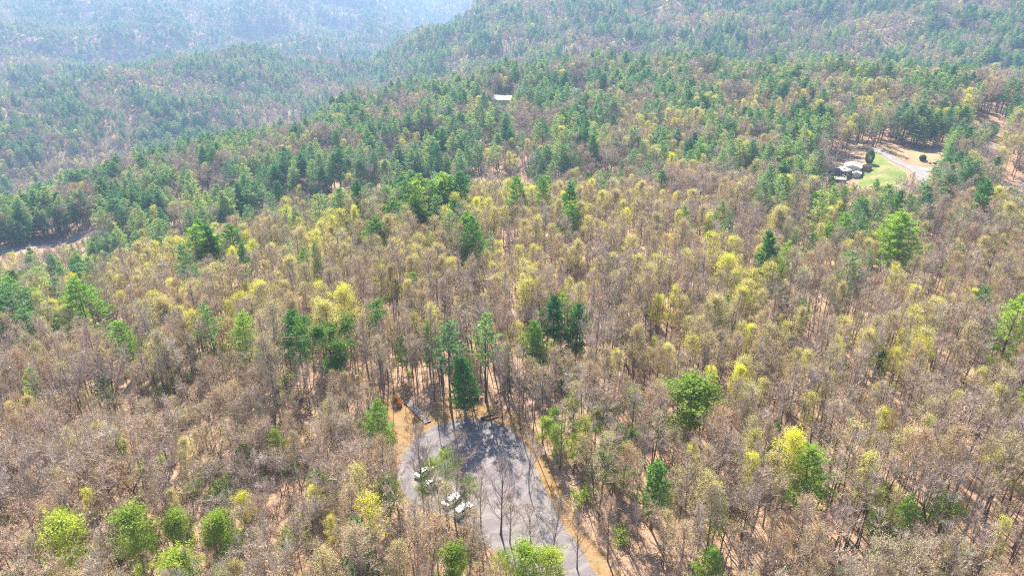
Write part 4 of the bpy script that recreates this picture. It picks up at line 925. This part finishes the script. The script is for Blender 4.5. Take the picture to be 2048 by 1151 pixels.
for (x, y, r, s_) in ((205.5,350,.9,'upper'),(207.3,347.6,1.1,'largest'),(209.2,349.4,.8,'middle'),(211.5,347.5,.95,'outermost'),(208.6,345.2,.7,'smallest')): rock(x, y, r, s_+' pale boulder at the low end of the green lawn', 'boulders at the low end of the lawn')
def round_bush(x, y, r, h, label):
    rs_ = np.random.RandomState(int(x)); b = MB(); T = MB(); T.tube([(0,0,-.3),(0,0,h*.6)], [.2,.08], 5)
    for i in range(3600):
        n_ = rvec(rs_); k = rs_.uniform(.72,1.03); p = Vector((n_.x*r*k, n_.y*r*k, h*.5+n_.z*h*.5*k)); q = p+(n_+rvec(rs_)*.7+Vector((0,0,.3))).normalized()*.5; sliver(b, p, q, .26, rs_)
    root = empty('evergreen_bush', (x, y, hz(x, y))); tag(root, label, 'bush'); T.build('stem', M['trunk'], root); b.build('foliage', M['needle_dark'], root)
round_bush(297,430,5.2,7,'big rounded dark evergreen bush on the dirt yard beyond the clump of pines')
round_bush(286,431,2.2,6.5,'narrow dark evergreen bush beside the big rounded one')
round_bush(234.5,387.5,1.6,3,'small dark round shrub above the boulder heap by the drive')
round_bush(203.2,385.5,2.2,8,'dark pointed evergreen at the house edge of the lawn')
rt = empty('tractor', (304.4,449,hz(304.4,449)), R(10)); tag(rt, 'small orange tractor parked on the dirt yard at the top of the drive', 'tractor')
b = MB(); b.box((.9,0,1.15), (2.0,.9,.8)); bo = b.build('hood', M['orange'], rt); bv = bo.modifiers.new('soft','BEVEL'); bv.width = .12
b = MB(); b.box((-.6,0,1.0), (1.3,1.1,.5)); b.build('seat', M['darkbox'], rt)
b = MB(); b.box((-.6,0,2.5), (1.7,1.5,.12)); b.build('canopy', M['orange'], rt)
for sx_ in (-1.3,.1):
    for s in (-1,1):
        b = MB(); b.box((sx_,s*.62,1.75), (.08,.08,1.5)); b.build('canopy_post', M['darkbox'], rt)
for (x, r_, w_) in ((-.8,.75,.4),(1.6,.45,.28)):
    for s in (-1,1):
        b = MB(); b.tube([(x,s*.7,r_),(x,s*(.7+w_),r_)], [r_,r_], 12, cap=True); b.build('wheel', M['tyre'], rt)

# ------------------------------------------------------------------ the air
hzm = bpy.data.materials.new('hazy_air'); hzm.use_nodes = True; hn = hzm.node_tree; hn.nodes.remove(hn.nodes['Principled BSDF'])
pv = hn.nodes.new('ShaderNodeVolumePrincipled'); pv.inputs['Color'].default_value = (*HAZE_COLOR, 1); pv.inputs['Density'].default_value = HAZE_DENSITY; pv.inputs['Anisotropy'].default_value = HAZE_ANIS
hn.links.new(pv.outputs[0], hn.nodes['Material Output'].inputs['Volume'])
ZTOP = max(float(Z.max())+30, 120)
b = MB(); b.box((0, 0, (ZTOP+ZMIN-1)/2), (18100, 18100, ZTOP-ZMIN+1)); hz_o = b.build('haze', hzm); tag(hz_o, 'thin blue haze over the valley', kind='stuff')
